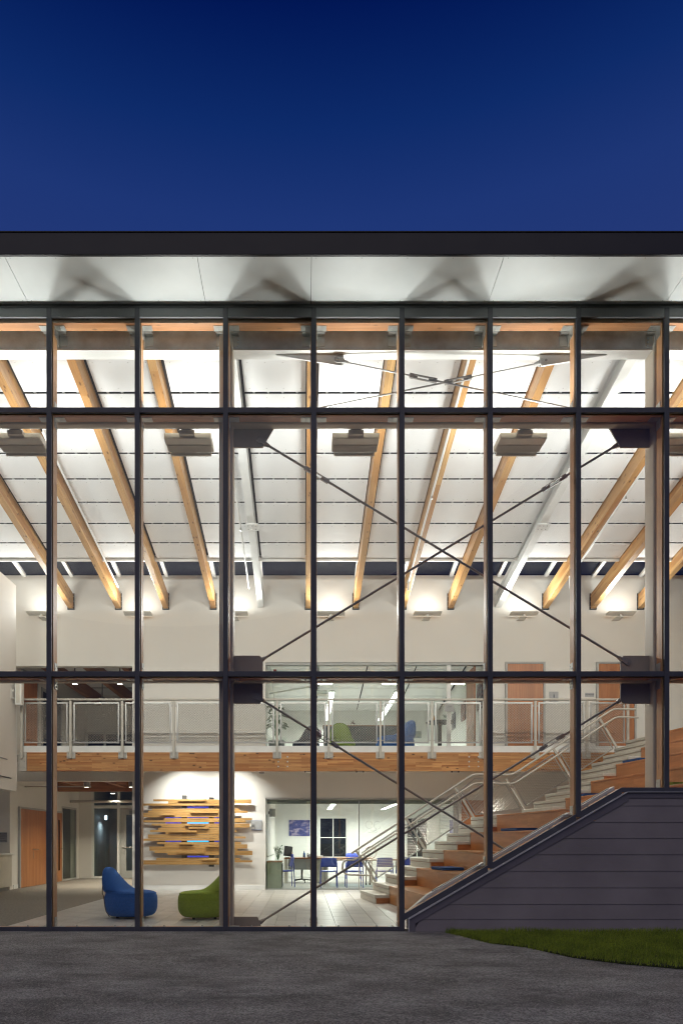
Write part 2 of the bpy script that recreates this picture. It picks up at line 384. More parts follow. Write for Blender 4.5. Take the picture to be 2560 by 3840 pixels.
# ================================================================ building shell
YB = 8.2                      # back wall of the hall
def shell(name, boxes, m, label):
    b_ = MB()
    for q in boxes: b_.box(*q)
    return struct(b_.build(name, m), label)
shell('back_wall', [(-12,10.2,YB,YB+.2,5.862,8.1), (-4.41,-0.98,YB,YB+.2,0,5.862), (-0.98,4.75,YB,YB+.2,2.372,3.5), (4.0,4.75,YB,YB+.2,0,2.372), (4.75,10.2,YB,YB+.2,0,5.862),
      (-12,-7.56,YB,YB+.2,0,5.862), (-7.56,-4.41,YB,YB+.2,5.76,5.862), (-7.56,-4.41,YB+.03,YB+.2,2.80,3.3)], M['wall'], 'tall warm white back wall of the hall')
shell('side_wall', [(-10.2,-10.0,0.3,YB,0,9.0)], M['wall'], 'white end wall at the left')
shell('side_wall', [(10.0,10.2,0.3,YB,0,9.0)], M['wall'], 'white end wall at the right')
shell('slab', [(-10.2,10.2,0.22,15,-0.2,-0.012)], M['grout'], 'concrete slab with pale grout')
shell('carpet_floor', [(-10.0,-4.35,0.23,13.9,-0.011,0.0)], M['carpet'], 'grey brown carpet floor of the entrance hall')
shell('office_floor', [(-0.98,4.75,YB+.2,14.5,-0.011,0.0)], M['vinyl'], 'grey vinyl floor of the glazed office')
# tiled floor: every tile a piece
fl = struct(thing('tile_floor', 'grey porcelain tile floor of the hall', 'floor'))
del fl['category']
tm = MB().box(0.003,0.298,0.003,0.606,-0.012,0.0); tmesh = None
for i in range(20):
    x = -4.345+0.3015*i; y = 0.23-0.61*(0.33*(i % 3)); 
    while y < YB-0.02:
        y0 = max(y, 0.225); y1 = min(y+0.609, YB)
        if y1-y0 > 0.03:
            if y0 == y and y1 == y+0.609:
                if tmesh is None: tl = tm.build('floor_tile', M['tile'], fl, loc=(x, y, 0)); tmesh = tl.data
                else: link('floor_tile', tmesh, None, fl, loc=(x, y, 0))
            else: MB().box(0.003,0.298,0.003,y1-y0-0.003,-0.012,0.0).build('floor_tile', M['tile'], fl, loc=(x, y0, 0))
        y += 0.6095
shell('tile_strip', [(1.69,10,0.23,YB,-0.011,-0.001)], M['tile'], 'tiled floor under the bleachers')

# baseboards on the art wall
tag(MB().box(-4.41,-0.99,YB-.014,YB-.001,0.0,0.115).build('baseboard', M['trim'], bevel=0.003), 'white baseboard under the oak slat artwork', 'baseboard')

# ---------------------------------------------------------------- curtain wall
KX = lambda k: 0.14+1.22*k
cw = thing('curtain_wall', 'tall glazed curtain wall with dark metal frame and fir timber backing', 'curtain wall')
K0, K1 = -7, 8
T1, T2, TOPB, TOPT = 3.561, 7.213, 8.50, 8.59
def zsl(X): return min(1.988, 0.275+0.582*(X-1.452))      # bottom edge of the stepped glazing
XBR = 1.452+(1.988-0.275)/0.582
for k in range(K0, K1+1):
    x = KX(k); zb = 0.0 if k <= 1 else zsl(x)-0.06
    mu = MB().box(x-0.034, x+0.034, 0.0, 0.034, zb, TOPT+0.04).build('mullion', M['alu_dark'], cw, bevel=0.004)
    MB().box(x-0.026, x+0.026, 0.034, 0.051, zb+0.06, TOPB).build('gasket', M['gasket'], mu)
    MB().box(x-0.043, x+0.043, 0.052, 0.205, zb+0.02, TOPT-0.02).build('mullion_timber', M['fir_v'], cw, bevel=0.004)
brL = MB().box(0, 0.135, 0.098, 0.202, -0.006, 0).box(0, 0.006, 0.098, 0.202, -0.135, -0.006)
for xx, yy in ((0.07,0.125),(0.07,0.175)): brL.lathe((xx, yy, -0.012), ((0.006,0),(0.011,0.0),(0.011,0.006)), 6)
for zz, yy in ((-0.06,0.125),(-0.10,0.175)): brL.lathe((0.006, yy, zz), ((0.011,0),(0.011,0.006),(0.004,0.007)), 6, 'X')
brR = MB(); brR.v = [(-x, y, z) for x, y, z in brL.v]; brR.f = [tuple(reversed(f)) for f in brL.f]
brU = MB(); brU.v = [(x, y, -z) for x, y, z in brL.v]; brU.f = [tuple(reversed(f)) for f in brL.f]
brV = MB(); brV.v = [(x, y, -z) for x, y, z in brR.v]; brV.f = [tuple(reversed(f)) for f in brR.f]
bm_ = {}
def bracket(kind, mbd, loc):
    if kind not in bm_: bm_[kind] = mbd.build('corner_bracket', M['galv'], cw, loc=loc).data
    else: link('corner_bracket', bm_[kind], None, cw, loc=loc)
def panes(k):
    x0, x1 = KX(k)+0.03, KX(k+1)-0.03
    gx = (x0, x1)
    rows = [(T2+0.034, TOPB+0.004), (T1+0.034, T2-0.034)]
    for z0, z1 in rows: MB().box(x0, x1, 0.036, 0.050, z0, z1).build('glass_pane', M['glass'], cw)
    if k <= 0: MB().box(x0, x1, 0.036, 0.050, 0.056, T1-0.034).build('glass_pane', M['glass'], cw)
    else:
        pts = [(x0, 0.036, zsl(x0)-.004)] + ([(XBR, 0.036, 1.984)] if x0 < XBR < x1 else []) + [(x1, 0.036, zsl(x1)-.004), (x1, 0.036, T1-0.034), (x0, 0.036, T1-0.034)]
        MB().prism(pts, (0, 0.014, 0)).build('glass_pane', M['glass'], cw)
for k in range(K0, K1):
    panes(k)
    x0, x1 = KX(k)+0.034, KX(k+1)-0.034; u0, u1 = KX(k)+0.043, KX(k+1)-0.043
    for T in (T1, T2):
        tr_ = MB().box(x0, x1, 0.003, 0.034, T-0.036, T+0.036).build('transom', M['alu_dark'], cw, bevel=0.003)
        MB().box(x0, x1, 0.034, 0.051, T-0.030, T+0.030).build('gasket', M['gasket'], tr_)
        MB().box(u0, u1, 0.053, 0.204, T-0.045, T+0.045).build('transom_timber', M['fir_h'], cw, bevel=0.003)
        bracket('L', brL, (u0, 0, T-0.046)); bracket('R', brR, (u1, 0, T-0.046))
        bracket('U', brU, (u0, 0, T+0.046)); bracket('V', brV, (u1, 0, T+0.046))
    hd = MB().box(x0, x1, 0.003, 0.034, TOPB, TOPT+0.035).build('head_rail', M['alu_soffit_lit'], cw, bevel=0.003)
    MB().box(u0, u1, 0.053, 0.204, 8.452, TOPT).build('transom_timber', M['fir_h'], cw, bevel=0.003)
    bracket('L', brL, (u0, 0, 8.451)); bracket('R', brR, (u1, 0, 8.451))
    if k <= 0:
        MB().box(x0, x1, 0.003, 0.034, 0.0, 0.060).build('sill_rail', M['alu_dark'], cw, bevel=0.003)
        ts = MB().box(u0, u1, 0.053, 0.204, 0.002, 0.046).build('sill_timber', M['fir_h'], cw, bevel=0.003)
        bracket('U', brU, (u0, 0, 0.047)); bracket('V', brV, (u1, 0, 0.047))
        for q in (0.27, 0.74):
            MB().lathe((u0+(u1-u0)*q, 0.13, 0.046), ((0.018,0),(0.018,0.008),(0.009,0.010),(0.009,0.022)), 8).build('bolt_head', M['bolt'], ts)
    elif k == 4 or k > 4:
        MB().box(x0, x1, 0.003, 0.034, 1.925, 1.988).build('sill_rail', M['alu_dark'], cw, bevel=0.003)
        MB().box(u0, u1, 0.053, 0.204, 1.93, 1.975).build('sill_timber', M['fir_h'], cw, bevel=0.003)
        bracket('U', brU, (u0, 0, 1.976)); bracket('V', brV, (u1, 0, 1.976))
    else:
        xe = min(x1, XBR)
        MB().prism([(x0,0.003,zsl(x0)-.092),(xe,0.003,zsl(xe)-.092),(xe,0.003,zsl(xe)),(x0,0.003,zsl(x0))], (0,0.031,0)).build('sloped_sill_rail', M['alu_dark'], cw, bevel=0.003)
        ts = MB().prism([(u0,0.053,zsl(u0)-.10),(xe,0.053,zsl(xe)-.10),(xe,0.053,zsl(xe)-.012),(u0,0.053,zsl(u0)-.012)], (0,0.151,0)).build('sloped_sill_timber', M['fir_h'], cw, bevel=0.003)
        MB().prism([(u0+.0,0.225,zsl(u0)-.06),(xe,0.225,zsl(xe)-.06),(xe,0.225,zsl(xe)+.035),(u0+(.35 if k==1 else 0),0.225,zsl(u0+(.35 if k==1 else 0))+.035)], (0,0.14,0)).build('sill_trim', M['trim'], cw, bevel=0.004)
        tr2 = MB()
        tr2.bar((u0+.06 if k>1 else u0+.42, 0.295, zsl(u0+.06 if k>1 else u0+.42)+.042), (xe-.06, 0.295, zsl(xe-.06)+.042), 0.035, 0.012, (0,0,1))
        tr2.build('track', M['stainless'], ts)
        for q in (0.25, 0.72):
            xq = u0+(xe-u0)*q
            MB().lathe((xq, 0.14, zsl(xq)-.014), ((0.020,0),(0.020,0.010),(0.009,0.012),(0.009,0.024)), 8).build('bolt_head', M['bolt'], ts)
        bracket('V', brV, (u1, 0, zsl(u1)-0.012)) if k < 3 else bracket('V', brV, (u1, 0, 1.976))
        if xe < x1:
            MB().box(xe, x1, 0.003, 0.034, 1.925, 1.988).build('sill_rail', M['alu_dark'], cw, bevel=0.003)
            MB().box(xe, u1, 0.053, 0.204, 1.93, 1.975).build('sill_timber', M['fir_h'], cw)
# ---------------------------------------------------------------- dark lap siding skirt below the stepped glazing
sk = thing('siding_skirt', 'dark purple grey lap siding wall with sloped top beside the lawn', 'siding wall', (1.452, 0, 0))
zt = lambda X: min(1.915, 0.170+0.582*(X-1.452))
XK = 1.452+(1.915-0.170)/0.582
XR = 10.2
MB().prism([(1.452,0.02,0),(XR,0.02,0),(XR,0.02,1.915),(XK,0.02,1.915),(1.452,0.02,0.170)], (0,0.19,0)).build('backing', M['siding_trim'], sk)
ed = MB()
ed.prism([(1.440,-0.062,0),(1.452,-0.062,0),(1.452,-0.062,0.172),(1.440,-0.062,0.180)], (0,0.08,0))
ed.prism([(1.440,-0.062,0.180),(1.452,-0.062,0.170),(XK+.003,-0.062,1.917),(XK,-0.062,1.927)], (0,0.085,0))
ed.prism([(XK,-0.062,1.927),(XK,-0.062,1.917),(XR,-0.062,1.917),(XR,-0.062,1.923)], (0,0.085,0))
ed.build('flashing', M['flash'], sk)
tb = MB(); tw = 0.085
tb.prism([(1.454,-0.036,0.0),(1.454+tw,-0.036,0.0),(1.454+tw,-0.036,zt(1.454+tw)-.112),(1.454,-0.036,0.168)], (0,0.05,0))
tb.build('edge_trim', M['siding_trim'], sk, bevel=0.003)
tb = MB(); tb.prism([(1.456,-0.035,0.168),(1.456+tw,-0.035,zt(1.456+tw)-.112),(XK+.03,-0.035,1.805),(XK,-0.035,1.913)], (0,0.06,0)); tb.build('edge_trim', M['siding_trim'], sk, bevel=0.003)
tb = MB(); tb.box(XK+.01, XR, -0.034, 0.012, 1.84, 1.913); tb.build('edge_trim', M['siding_trim'], sk, bevel=0.003)
zj = [-0.02, 0.168, 0.374, 0.602, 0.831, 1.059, 1.284, 1.505, 1.732, 1.905]
for i in range(len(zj)-1):
    z0, z1 = zj[i], zj[i+1]
    for xa, xb in ((1.5, 5.63 if i % 2 else 6.85), (5.632 if i % 2 else 6.852, XR)):
        def xs(z): return max(xa, 1.452+(z+0.10-0.170)/0.582) if xa == 1.5 else xa
        o0, o1 = -0.026, -0.018
        xl0, xl1 = xs(z0), xs(z1)
        if z1 > 1.84 and xa == 1.5: xl1 = min(xl1, XK)
        bq = MB()
        pts = [(xl0,o0,z0+.003),(xb,o0,z0+.003),(xb,o1,z1+.012),(xl1,o1,z1+.012)]
        bk = [(x_, 0.0, z_) for x_, y_, z_ in pts]
        n = 0; bq.v = pts+bk; bq.f = [(0,1,2,3),(7,6,5,4),(0,4,5,1),(1,5,6,2),(2,6,7,3),(3,7,4,0)]
        bq.build('siding_board', M['siding'], sk)

# ---------------------------------------------------------------- roof, soffit, ceiling
SL = 0.185
rf = struct(thing('roof', 'flat dark edged roof overhanging the glass wall', 'roof')); del rf['category']
MB().box(-11.5, 11.5, -0.865, -0.825, 8.622, 8.898).build('fascia', M['fascia'], rf, bevel=0.006)
MB().box(-11.5, 11.5, -0.872, -0.80, 8.899, 8.914).build('drip_edge', M['fascia'], rf, bevel=0.004)
jx = [-11.4, -8.67, -6.23, -3.79, -1.35, 0.10, 2.54, 4.98, 7.42, 9.86, 11.4]
for x0, x1 in zip(jx, jx[1:]):
    sp_ = MB().box(x0+.003, x1-.003, -0.822, -0.006, 8.665, 8.68).build('soffit_panel', M['soffit'], rf)
    sm_ = MB()
    n_ = max(2, int((x1-x0)/0.6))
    for i in range(n_+1):
        xx = x0+0.06+(x1-x0-0.12)*i/n_
        for yy in (-0.76, -0.07):
            sm_.lathe((xx, yy, 8.6635), ((0.007,0),(0.007,0.003)), 6)
    sm_.build('screw', M['screw'], sp_)
MB().box(-11.4, 11.4, -0.82, 0.0, 8.681, 8.72).build('soffit_backing', M['deck'], rf)
MB().box(-11.4, 11.4, 0.005, 0.21, 8.63, 9.1).build('head_bulkhead', M['alu_soffit_lit'], rf)
dz = lambda Y: 9.145-SL*Y
rd = MB(); rd.prism([(-11.4,-0.82,8.73),(-11.4,0.0,9.12),(-11.4,0.3,dz(.3)),(-11.4,6.60,dz(6.6)),(-11.4,6.60,dz(6.6)+.28),(-11.4,0.3,dz(.3)+.28),(-11.4,-0.82,8.89)], (22.8,0,0))
rd.build('roof_deck', M['deck'], rf)
MB().box(-10.0, 10.0, 6.56, 6.598, 7.80, 8.35).build('skylight_curb', M['trim'], rf)
cl = struct(thing('ceiling', 'white acoustic panel ceiling sloping under the roof', 'ceiling')); del cl['category']
rowsY = [0.58, 1.25, 1.92, 2.59, 3.26, 3.93, 4.60, 5.27, 5.94, 6.55]
ang = -math.atan(SL)
pmesh = {}
for k in range(K0, K1):
    xc = KX(k)+0.61
    for i in range(len(rowsY)-1):
        y0, y1 = rowsY[i], rowsY[i+1]; L = (y1-y0-0.050)/math.cos(ang); key = round(L, 3)
        loc = (xc, y0+0.023, 9.05-SL*(y0+0.023))
        if key not in pmesh:
            pm = MB().box(-0.505, 0.505, 0, L, 0, 0.012)
            ob = pm.build('ceiling_panel', M['panel'], cl, loc=loc, rot=(ang,0,0)); pmesh[key] = ob.data
            smb = MB()
            for xx in (-0.42,-0.14,0.14,0.42):
                for yy in (0.07, L-0.07): smb.lathe((xx, yy, -0.002), ((0.008,0),(0.008,0.003)), 6)
            sm_o = smb.build('screw', M['screw'], ob, loc=(0,0,0)); pmesh[(key,'s')] = sm_o.data
        else:
            ob = link('ceiling_panel', pmesh[key], None, cl, loc=loc, rot=(ang,0,0))
            link('screw', pmesh[(key,'s')], None, ob, loc=(0,0,0))
    # battens the panels hang from
    for xx in (-0.36, -0.12, 0.12, 0.36):
        MB().box(-0.016, 0.016, 0, 6.15, 0.055, 0.088).build('batten', M['screw'], cl, loc=(xc+xx, 0.5, 9.05-SL*0.5), rot=(ang,0,0))
# skylight over the back wall
sky_o = thing('skylight', 'long dark roof skylight with white glazing bars along the back wall', 'skylight', (0, 7.4, 8.1))
gz = lambda Y: 8.10+SL*(YB-Y)
M['skyglass'] = glassmat('tinted skylight glass', (0.34, 0.34, 0.36), 0.06, 0.5)
for k in range(K0-1, K1+1):
    x0, x1 = KX(k)+0.05, KX(k+1)-0.05
    MB().prism([(x0,6.62,gz(6.62)+.02),(x0,YB+.15,gz(YB+.15)+.02),(x0,YB+.15,gz(YB+.15)+.045),(x0,6.62,gz(6.62)+.045)], (x1-x0,0,0)).build('skylight_pane', M['skyglass'], sky_o)
    MB().prism([(x0-.1,6.60,gz(6.6)-.04),(x0-.1,YB,gz(YB)-.04),(x0-.1,YB,gz(YB)+.06),(x0-.1,6.60,gz(6.6)+.06)], (0.09,0,0)).build('glazing_bar', M['trim'], sky_o)
MB().box(-10.2, 10.2, YB+.02, YB+.16, 8.1, 8.125).build('skylight_sill', M['deck'], sky_o)

# ---------------------------------------------------------------- glulam rafters and steel frames
def rafter_mesh():
    L = 7.72/math.cos(ang)
    return MB().box(-0.066, 0.066, 0, L, 0, 0.362)
rproto = None; n_r = 0
hang_m = None
for k in range(K0, K1+1):
    x = KX(k)-0.02
    if k in (-6, -1, 4): continue
    nm = f'golden glulam roof rafter, {ORD[n_r]} timber rafter counted from the left'
    n_r += 1
    r_ = thing('glulam_rafter', nm, 'rafter', (x, 0.46, 8.75-SL*0.46), 'glulam rafters under the roof')
    if rproto is None:
        t_ = rafter_mesh().build('timber', M['rafter'], r_, loc=(0,0,0), rot=(ang,0,0), bevel=0.004); rproto = t_.data
        hb = MB().box(-0.088, -0.068, -0.03, 0.0, -0.02, 0.40).box(0.068, 0.088, -0.03, 0.0, -0.02, 0.40).box(-0.088, 0.088, -0.03, 0.0, -0.02, -0.002)
        ho = hb.build('wall_hanger', M['black_plastic'], r_, loc=(0, YB-0.462, -SL*(YB-0.46)-0.005)); hang_m = ho.data
        bb = MB()
        for s_ in (-1, 1):
            for q in (0.06, 0.19, 0.32): bb.lathe((s_*0.078, -0.034, q), ((0.010,0),(0.010,-0.012),(0.004,-0.02)), 6, 'Y')
        bo = bb.build('hanger_bolts', M['bolt'], ho, loc=(0,0,0)); hbolt = bo.data
        to = MB().box(-0.075, 0.075, 0.0, 0.012, -0.01, 0.10).build('end_plate', M['steel_gusset'], r_, loc=(0, 0.02, 0)); tplate = to.data
    else:
        t_ = link('timber', rproto, None, r_, loc=(0,0,0), rot=(ang,0,0))
        b_ = t_.modifiers.new('b','BEVEL'); b_.width = 0.004; b_.segments = 2
        ho = link('wall_hanger', hang_m, None, r_, loc=(0, YB-0.462, -SL*(YB-0.46)-0.005)); link('hanger_bolts', hbolt, None, ho, loc=(0,0,0))
        link('end_plate', tplate, None, r_, loc=(0, 0.02, 0))
def ibeam(L, wf=0.15, dp=0.34, tf=0.02, tw=0.012):
    m_ = MB(); m_.box(-wf/2, wf/2, 0, L, 0, tf); m_.box(-tw/2, tw/2, 0, L, tf, dp-tf); m_.box(-wf/2, wf/2, 0, L, dp-tf, dp); return m_
for k, lab in ((-1, 'white painted steel roof beam left of the centre rafter'), (4, 'white painted steel roof beam rising to the right hand column')):
    x = KX(k)-0.02
    s_ = thing('steel_rafter', lab, 'steel beam', (x, 0.46, 8.75-SL*0.46+0.03), 'white steel roof beams')
    ibeam(7.72/math.cos(ang)).build('flanged_beam', M['steel_white'], s_, loc=(0,0,0), rot=(ang,0,0))
    Yp = 4.95
    MB().box(-0.14, 0.14, -0.11, 0.11, -0.022, -0.002).build('connection_plate', M['steel_white'], s_, loc=(0.02, Yp-.46, -SL*(Yp-.46)), rot=(ang,0,0))
    pb = MB()
    for i in (-0.08, 0.0, 0.08):
        for j in (-0.06, 0.06): pb.lathe((i, j, -0.034), ((0.004,0),(0.012,0.002),(0.012,0.012)), 6)
    pb.build('plate_bolts', M['bolt'], s_, loc=(0.02, Yp-.46, -SL*(Yp-.46)), rot=(ang,0,0))
    hg = MB().tube([(-0.10,0,0),(-0.10,0,0.32)], 0.008, 6).tube([(0.06,0,0),(0.06,0,0.32)], 0.008, 6)
    hg.build('hanger_rod', M['steel_white'], s_, loc=(0, Yp-.40, -SL*(Yp-.40)))
def rrect(x0, x1, y0, y1, r, n=4):
    pts = []
    for cx, cy_, a0 in ((x1-r, y1-r, 0), (x0+r, y1-r, 90), (x0+r, y0+r, 180), (x1-r, y0+r, 270)):
        for i in range(n+1):
            q = math.radians(a0+90*i/n); pts.append((cx+r*math.cos(q), cy_+r*math.sin(q)))
    return pts
YP = 0.375                                   # plane of the bracing
CXL, CXR = -1.10, 5.06
def gp(pts): return MB().prism([(x, YP-0.012, z) for x, z in pts], (0, 0.024, 0))
mir = lambda pts: [(CXL+CXR-x, z) for x, z in reversed(pts)]
for cx, lab, side in ((CXL, 'square tan steel column behind the glass left of centre', 0), (CXR, 'square tan steel column behind the glass near the right edge', 1)):
    c_ = thing('steel_column', lab, 'column', (cx, YP, 0), 'tan steel columns behind the glass')
    MB().prism([(x, y, 0.0) for x, y in rrect(cx-0.10, cx+0.10, 0.245, 0.515, 0.03)], (0,0,8.66)).build('shaft', M['steel_tan'], c_, smooth=True)
    f_ = (lambda p: p) if side == 0 else mir
    gp(f_([(CXL+.1,3.22),(-0.625,3.22),(-0.584,3.29),(-0.584,3.84),(-0.625,3.91),(CXL+.1,3.91)])).build('gusset_plate', M['steel_gusset'], c_, bevel=0.002)
    gp(f_([(CXL+.1,6.90),(-0.586,6.90),(-0.395,7.23),(-0.395,7.29),(CXL+.1,7.29)])).build('gusset_plate', M['steel_gusset'], c_, bevel=0.002)
    if side == 0: gp([(CXL+.1,0.0),(-0.60,0.0),(-0.66,0.16),(-0.72,0.16),(CXL+.1,0.16)]).build('gusset_plate', M['steel_gusset'], c_, bevel=0.002)
    MB().box(cx-.16, cx+.16, 0.23, 0.53, 0.0, 0.02).build('base_plate', M['steel_tan'], c_)
for T, lab in ((T1, 'tan tubular steel girt behind the lower transom'), (T2, 'tan tubular steel girt behind the upper transom')):
    t_ = thing('steel_girt', lab, 'steel beam', (0, 0.31, T), 'tubular steel girts')
    for xa, xb in ((-10, CXL-.102), (CXL+.102, CXR-.102), (CXR+.102, 10)):
        MB().prism([(xa, y, z) for y, z in [(0.235+(b-0.0)*1.0, c) for b, c in rrect(0, 0.135, T-0.055, T+0.075, 0.025)]], (xb-xa,0,0)).build('tube', M['steel_tan'], t_, smooth=True)
tbm = thing('top_steel_beam', 'grey steel edge beam above the top glazing band', 'steel beam', (0, 0.37, 8.24))
tq = MB(); tq.box(-10, 10, 0.285, 0.30, 8.255, 8.53); tq.build('web', M['steel_grey'], tbm)
MB().box(-10, 10, 0.285, 0.475, 8.24, 8.255).build('bottom_flange', M['steel_white'], tbm)
MB().box(-10, 10, 0.285, 0.475, 8.53, 8.545).build('top_flange', M['steel_grey'], tbm)
for k in range(K0, K1+1):
    x = KX(k)
    for s_ in (-1, 1):
        MB().box(min(x+s_*.047, x+s_*.16), max(x+s_*.047, x+s_*.16), 0.215, 0.283, 8.44, 8.446).box(x+s_*.047-.003, x+s_*.047+.003, 0.215, 0.284, 8.27, 8.44).box(min(x+s_*.05, x+s_*.16), max(x+s_*.05, x+s_*.16), 0.278, 0.284, 8.29, 8.44).build('beam_clip', M['galv'], tbm)
for cx, s_ in ((CXL, 1), (CXR, -1)):
    bb = MB()
    for q in (8.29, 8.345, 8.40, 8.455): bb.lathe((cx+s_*0.17, 0.284, q), ((0.016,0),(0.016,-0.012),(0.006,-0.016)), 8, 'Y')
    bb.build('beam_bolts', M['steel_grey'], tbm)
for side, lab in ((0, 'left'), (1, 'right')):
    f_ = (lambda p: p) if side == 0 else mir
    gp(f_([(-0.395,8.238),(-0.38,8.225),(0.548,8.07),(0.575,8.17),(0.575,8.238)])).build('gusset_plate', M['steel_white'], tbm, bevel=0.002)
# brace rods with clevises and turnbuckles
def brace(label, a, b, tq, mm, grp, r=0.017, dy=0.0, cb=True):
    A, B = Vector((a[0], YP+dy, a[1])), Vector((b[0], YP+dy, b[1])); d = (B-A).normalized(); L = (B-A).length
    up = Vector((0,1,0)); nn = d.cross(up).normalized()
    t_ = thing('brace_rod', label, 'brace rod', tuple(A), grp)
    t0 = L*tq-0.17; t1 = L*tq+0.17
    MB().tube([A+d*0.12, A+d*t0], r, 10).build('rod', mm, t_, smooth=True)
    MB().tube([A+d*t1, B-d*(0.12 if cb else 0)], r, 10).build('rod', mm, t_, smooth=True)
    tb_ = MB()
    for s_ in (-1, 1): tb_.bar(A+d*(t0-.01)+nn*s_*0.025, A+d*(t1+.01)+nn*s_*0.025, 0.010, 0.028, up)
    for q in (t0, t1): tb_.bar(A+d*(q-.03), A+d*(q+.03), 0.036, 0.06, nn)
    for q in (t0+.03, t1-.09): tb_.tube([A+d*q, A+d*(q+.06)], r*0.98, 8)
    tb_.build('turnbuckle', mm, t_)
    for E, dd, on in ((A, d, True), (B, -d, cb)):
        if not on: continue
        c_ = MB()
        for s_ in (-1, 1):
            ring = [E+up*s_*0.022+(dd*math.cos(q)+nn*math.sin(q))*0.045 for q in [math.radians(90+180*i/8) for i in range(9)]]
            ring += [E+up*s_*0.022+dd*0.10-nn*0.028, E+up*s_*0.022+dd*0.10+nn*0.028]
            c_.prism([tuple(p) for p in ring], tuple(up*s_*0.012))
        c_.tube([E+dd*0.09, E+dd*0.16], [0.036, 0.022], 10)
        c_.tube([E-up*0.045, E+up*0.045], 0.019, 10)
        c_.build('clevis', mm, t_)
mx = lambda p: (CXL+CXR-p[0], p[1])
pu, pm1, pm2, pb_ = (-0.631,7.007), (-0.688,3.81), (-0.688,3.33), (-0.70,0.03)
brace('dark brace rod falling from the upper left gusset to the right column', pu, mx(pm1), 0.155, M['rod'], 'main cross braces')
brace('dark brace rod falling from the upper right gusset to the left column', mx(pu), pm1, 0.185, M['rod'], 'main cross braces', dy=0.04)
brace('dark brace rod falling from the mid left gusset to the sloped sill', pm2, mx(pb_), 0.19, M['rod'], 'main cross braces', cb=False)
brace('dark brace rod falling from the mid right gusset to the floor at left', mx(pm2), pb_, 0.20, M['rod'], 'main cross braces', dy=0.04)
pt = (0.483, 8.153); pe = (4.66, 7.30)
brace('pale brace rod in the top band falling to the right', pt, pe, 0.295, M['rod_light'], 'top band braces', 0.012, cb=False)
brace('pale brace rod in the top band falling to the left', mx(pt), mx(pe), 0.30, M['rod_light'], 'top band braces', 0.012, dy=0.03, cb=False)

# ================================================================ lamps and their fixtures
def area(name, loc, sx_, sy_, power, parent=None, rot=(0,0,0), color=(1,0.96,0.90), spread=180):
    l = bpy.data.lights.new(name, 'AREA'); l.shape = 'RECTANGLE'; l.size = sx_; l.size_y = sy_; l.energy = power; l.color = color
    l.spread = math.radians(spread)
    o = bpy.data.objects.new(name, l); col.objects.link(o); o.location = loc; o.rotation_euler = rot
    if parent is not None:
        o.parent = parent; o.location = Vector(loc)-world_loc(parent)
    return o
P_FRONT, P_IN, P_BACK, P_BIN, P_FILL = 25.0, 27.0, 10.0, 62.0, 33.0
names = ['left edge of the photo', 'left hand column', 'centre', 'right of the top brace crossing', 'right edge of the photo']
fx = [-6.59, -4.146, -1.68, 0.755, 3.18, 5.62, 8.06]
flab = {-6.59:'grey louvred uplight under the upper transom, out beyond the left edge', -4.146:'grey louvred uplight under the upper transom at the far left', -1.68:'grey louvred uplight under the upper transom, second from the left',
        0.755:'grey louvred uplight under the upper transom near the middle', 3.18:'grey louvred uplight under the upper transom, fourth from the left', 5.62:'grey louvred uplight under the upper transom cut by the right edge', 8.06:'grey louvred uplight out beyond the right edge'}
for x in fx:
    t_ = thing('uplight', flab[x], 'light fixture', (x, 0.6, 7.1), 'uplights along the upper transom')
    hs = MB()
    hs.box(x-.338, x+.338, 0.44, 0.455, 7.085, 7.155).box(x-.338, x+.338, 0.775, 0.79, 7.085, 7.155).box(x-.338, x-.323, 0.455, 0.775, 7.085, 7.155).box(x+.323, x+.338, 0.455, 0.775, 7.085, 7.155).box(x-.338, x+.338, 0.44, 0.79, 7.07, 7.085)
    hs.build('housing', M['fix'], t_, bevel=0.004)
    for i in range(7):
        yy = 0.60+0.024*i
        MB().box(x-.325, x+.325, yy, yy+0.009, 7.054, 7.0695).build('louvre_fin', M['fix'], t_)
    MB().box(x-.11, x+.11, 0.372, 0.438, 7.10, 7.16).build('mounting_arm', M['fix'], t_, bevel=0.003)
    MB().box(x-.08, x+.08, 0.375, 0.445, 7.161, 7.20).build('junction_box', M['grey_plastic'], t_)
    MB().box(x-.31, x+.31, 0.465, 0.765, 7.088, 7.10).build('lens', M['lamp'], t_)
    for q in (-.24, .24): area('lamp', (x+q, 0.56, 7.17), 0.12, 0.12, P_FRONT/2, t_, (PI+math.radians(10), 0, 0), (1, 0.99, 0.975), 168)
    area('lamp', (x, 0.805, 7.145), 0.60, 0.05, P_IN, t_, (PI-math.radians(56), 0, 0), (1, 0.99, 0.975), 85)
    MB().prism([(x-.30,0.785,7.068),(x-.30,0.815,7.068),(x-.30,0.80,7.015),(x-.30,0.775,7.02)], (0.60,0,0)).build('added_baffle', M['fix'], t_)  # baffle added to go with the extra fill lamp
    area('lamp', (x, 0.84, 7.04), 0.58, 0.05, P_FILL, t_, (math.radians(66), 0, 0), (1, 0.96, 0.89), 105)  # added fill lamp, turned inward to brighten the floor and back wall
bx = [-9.07, -6.63, -4.19, -1.75, 0.69, 3.13, 5.57, 8.01]
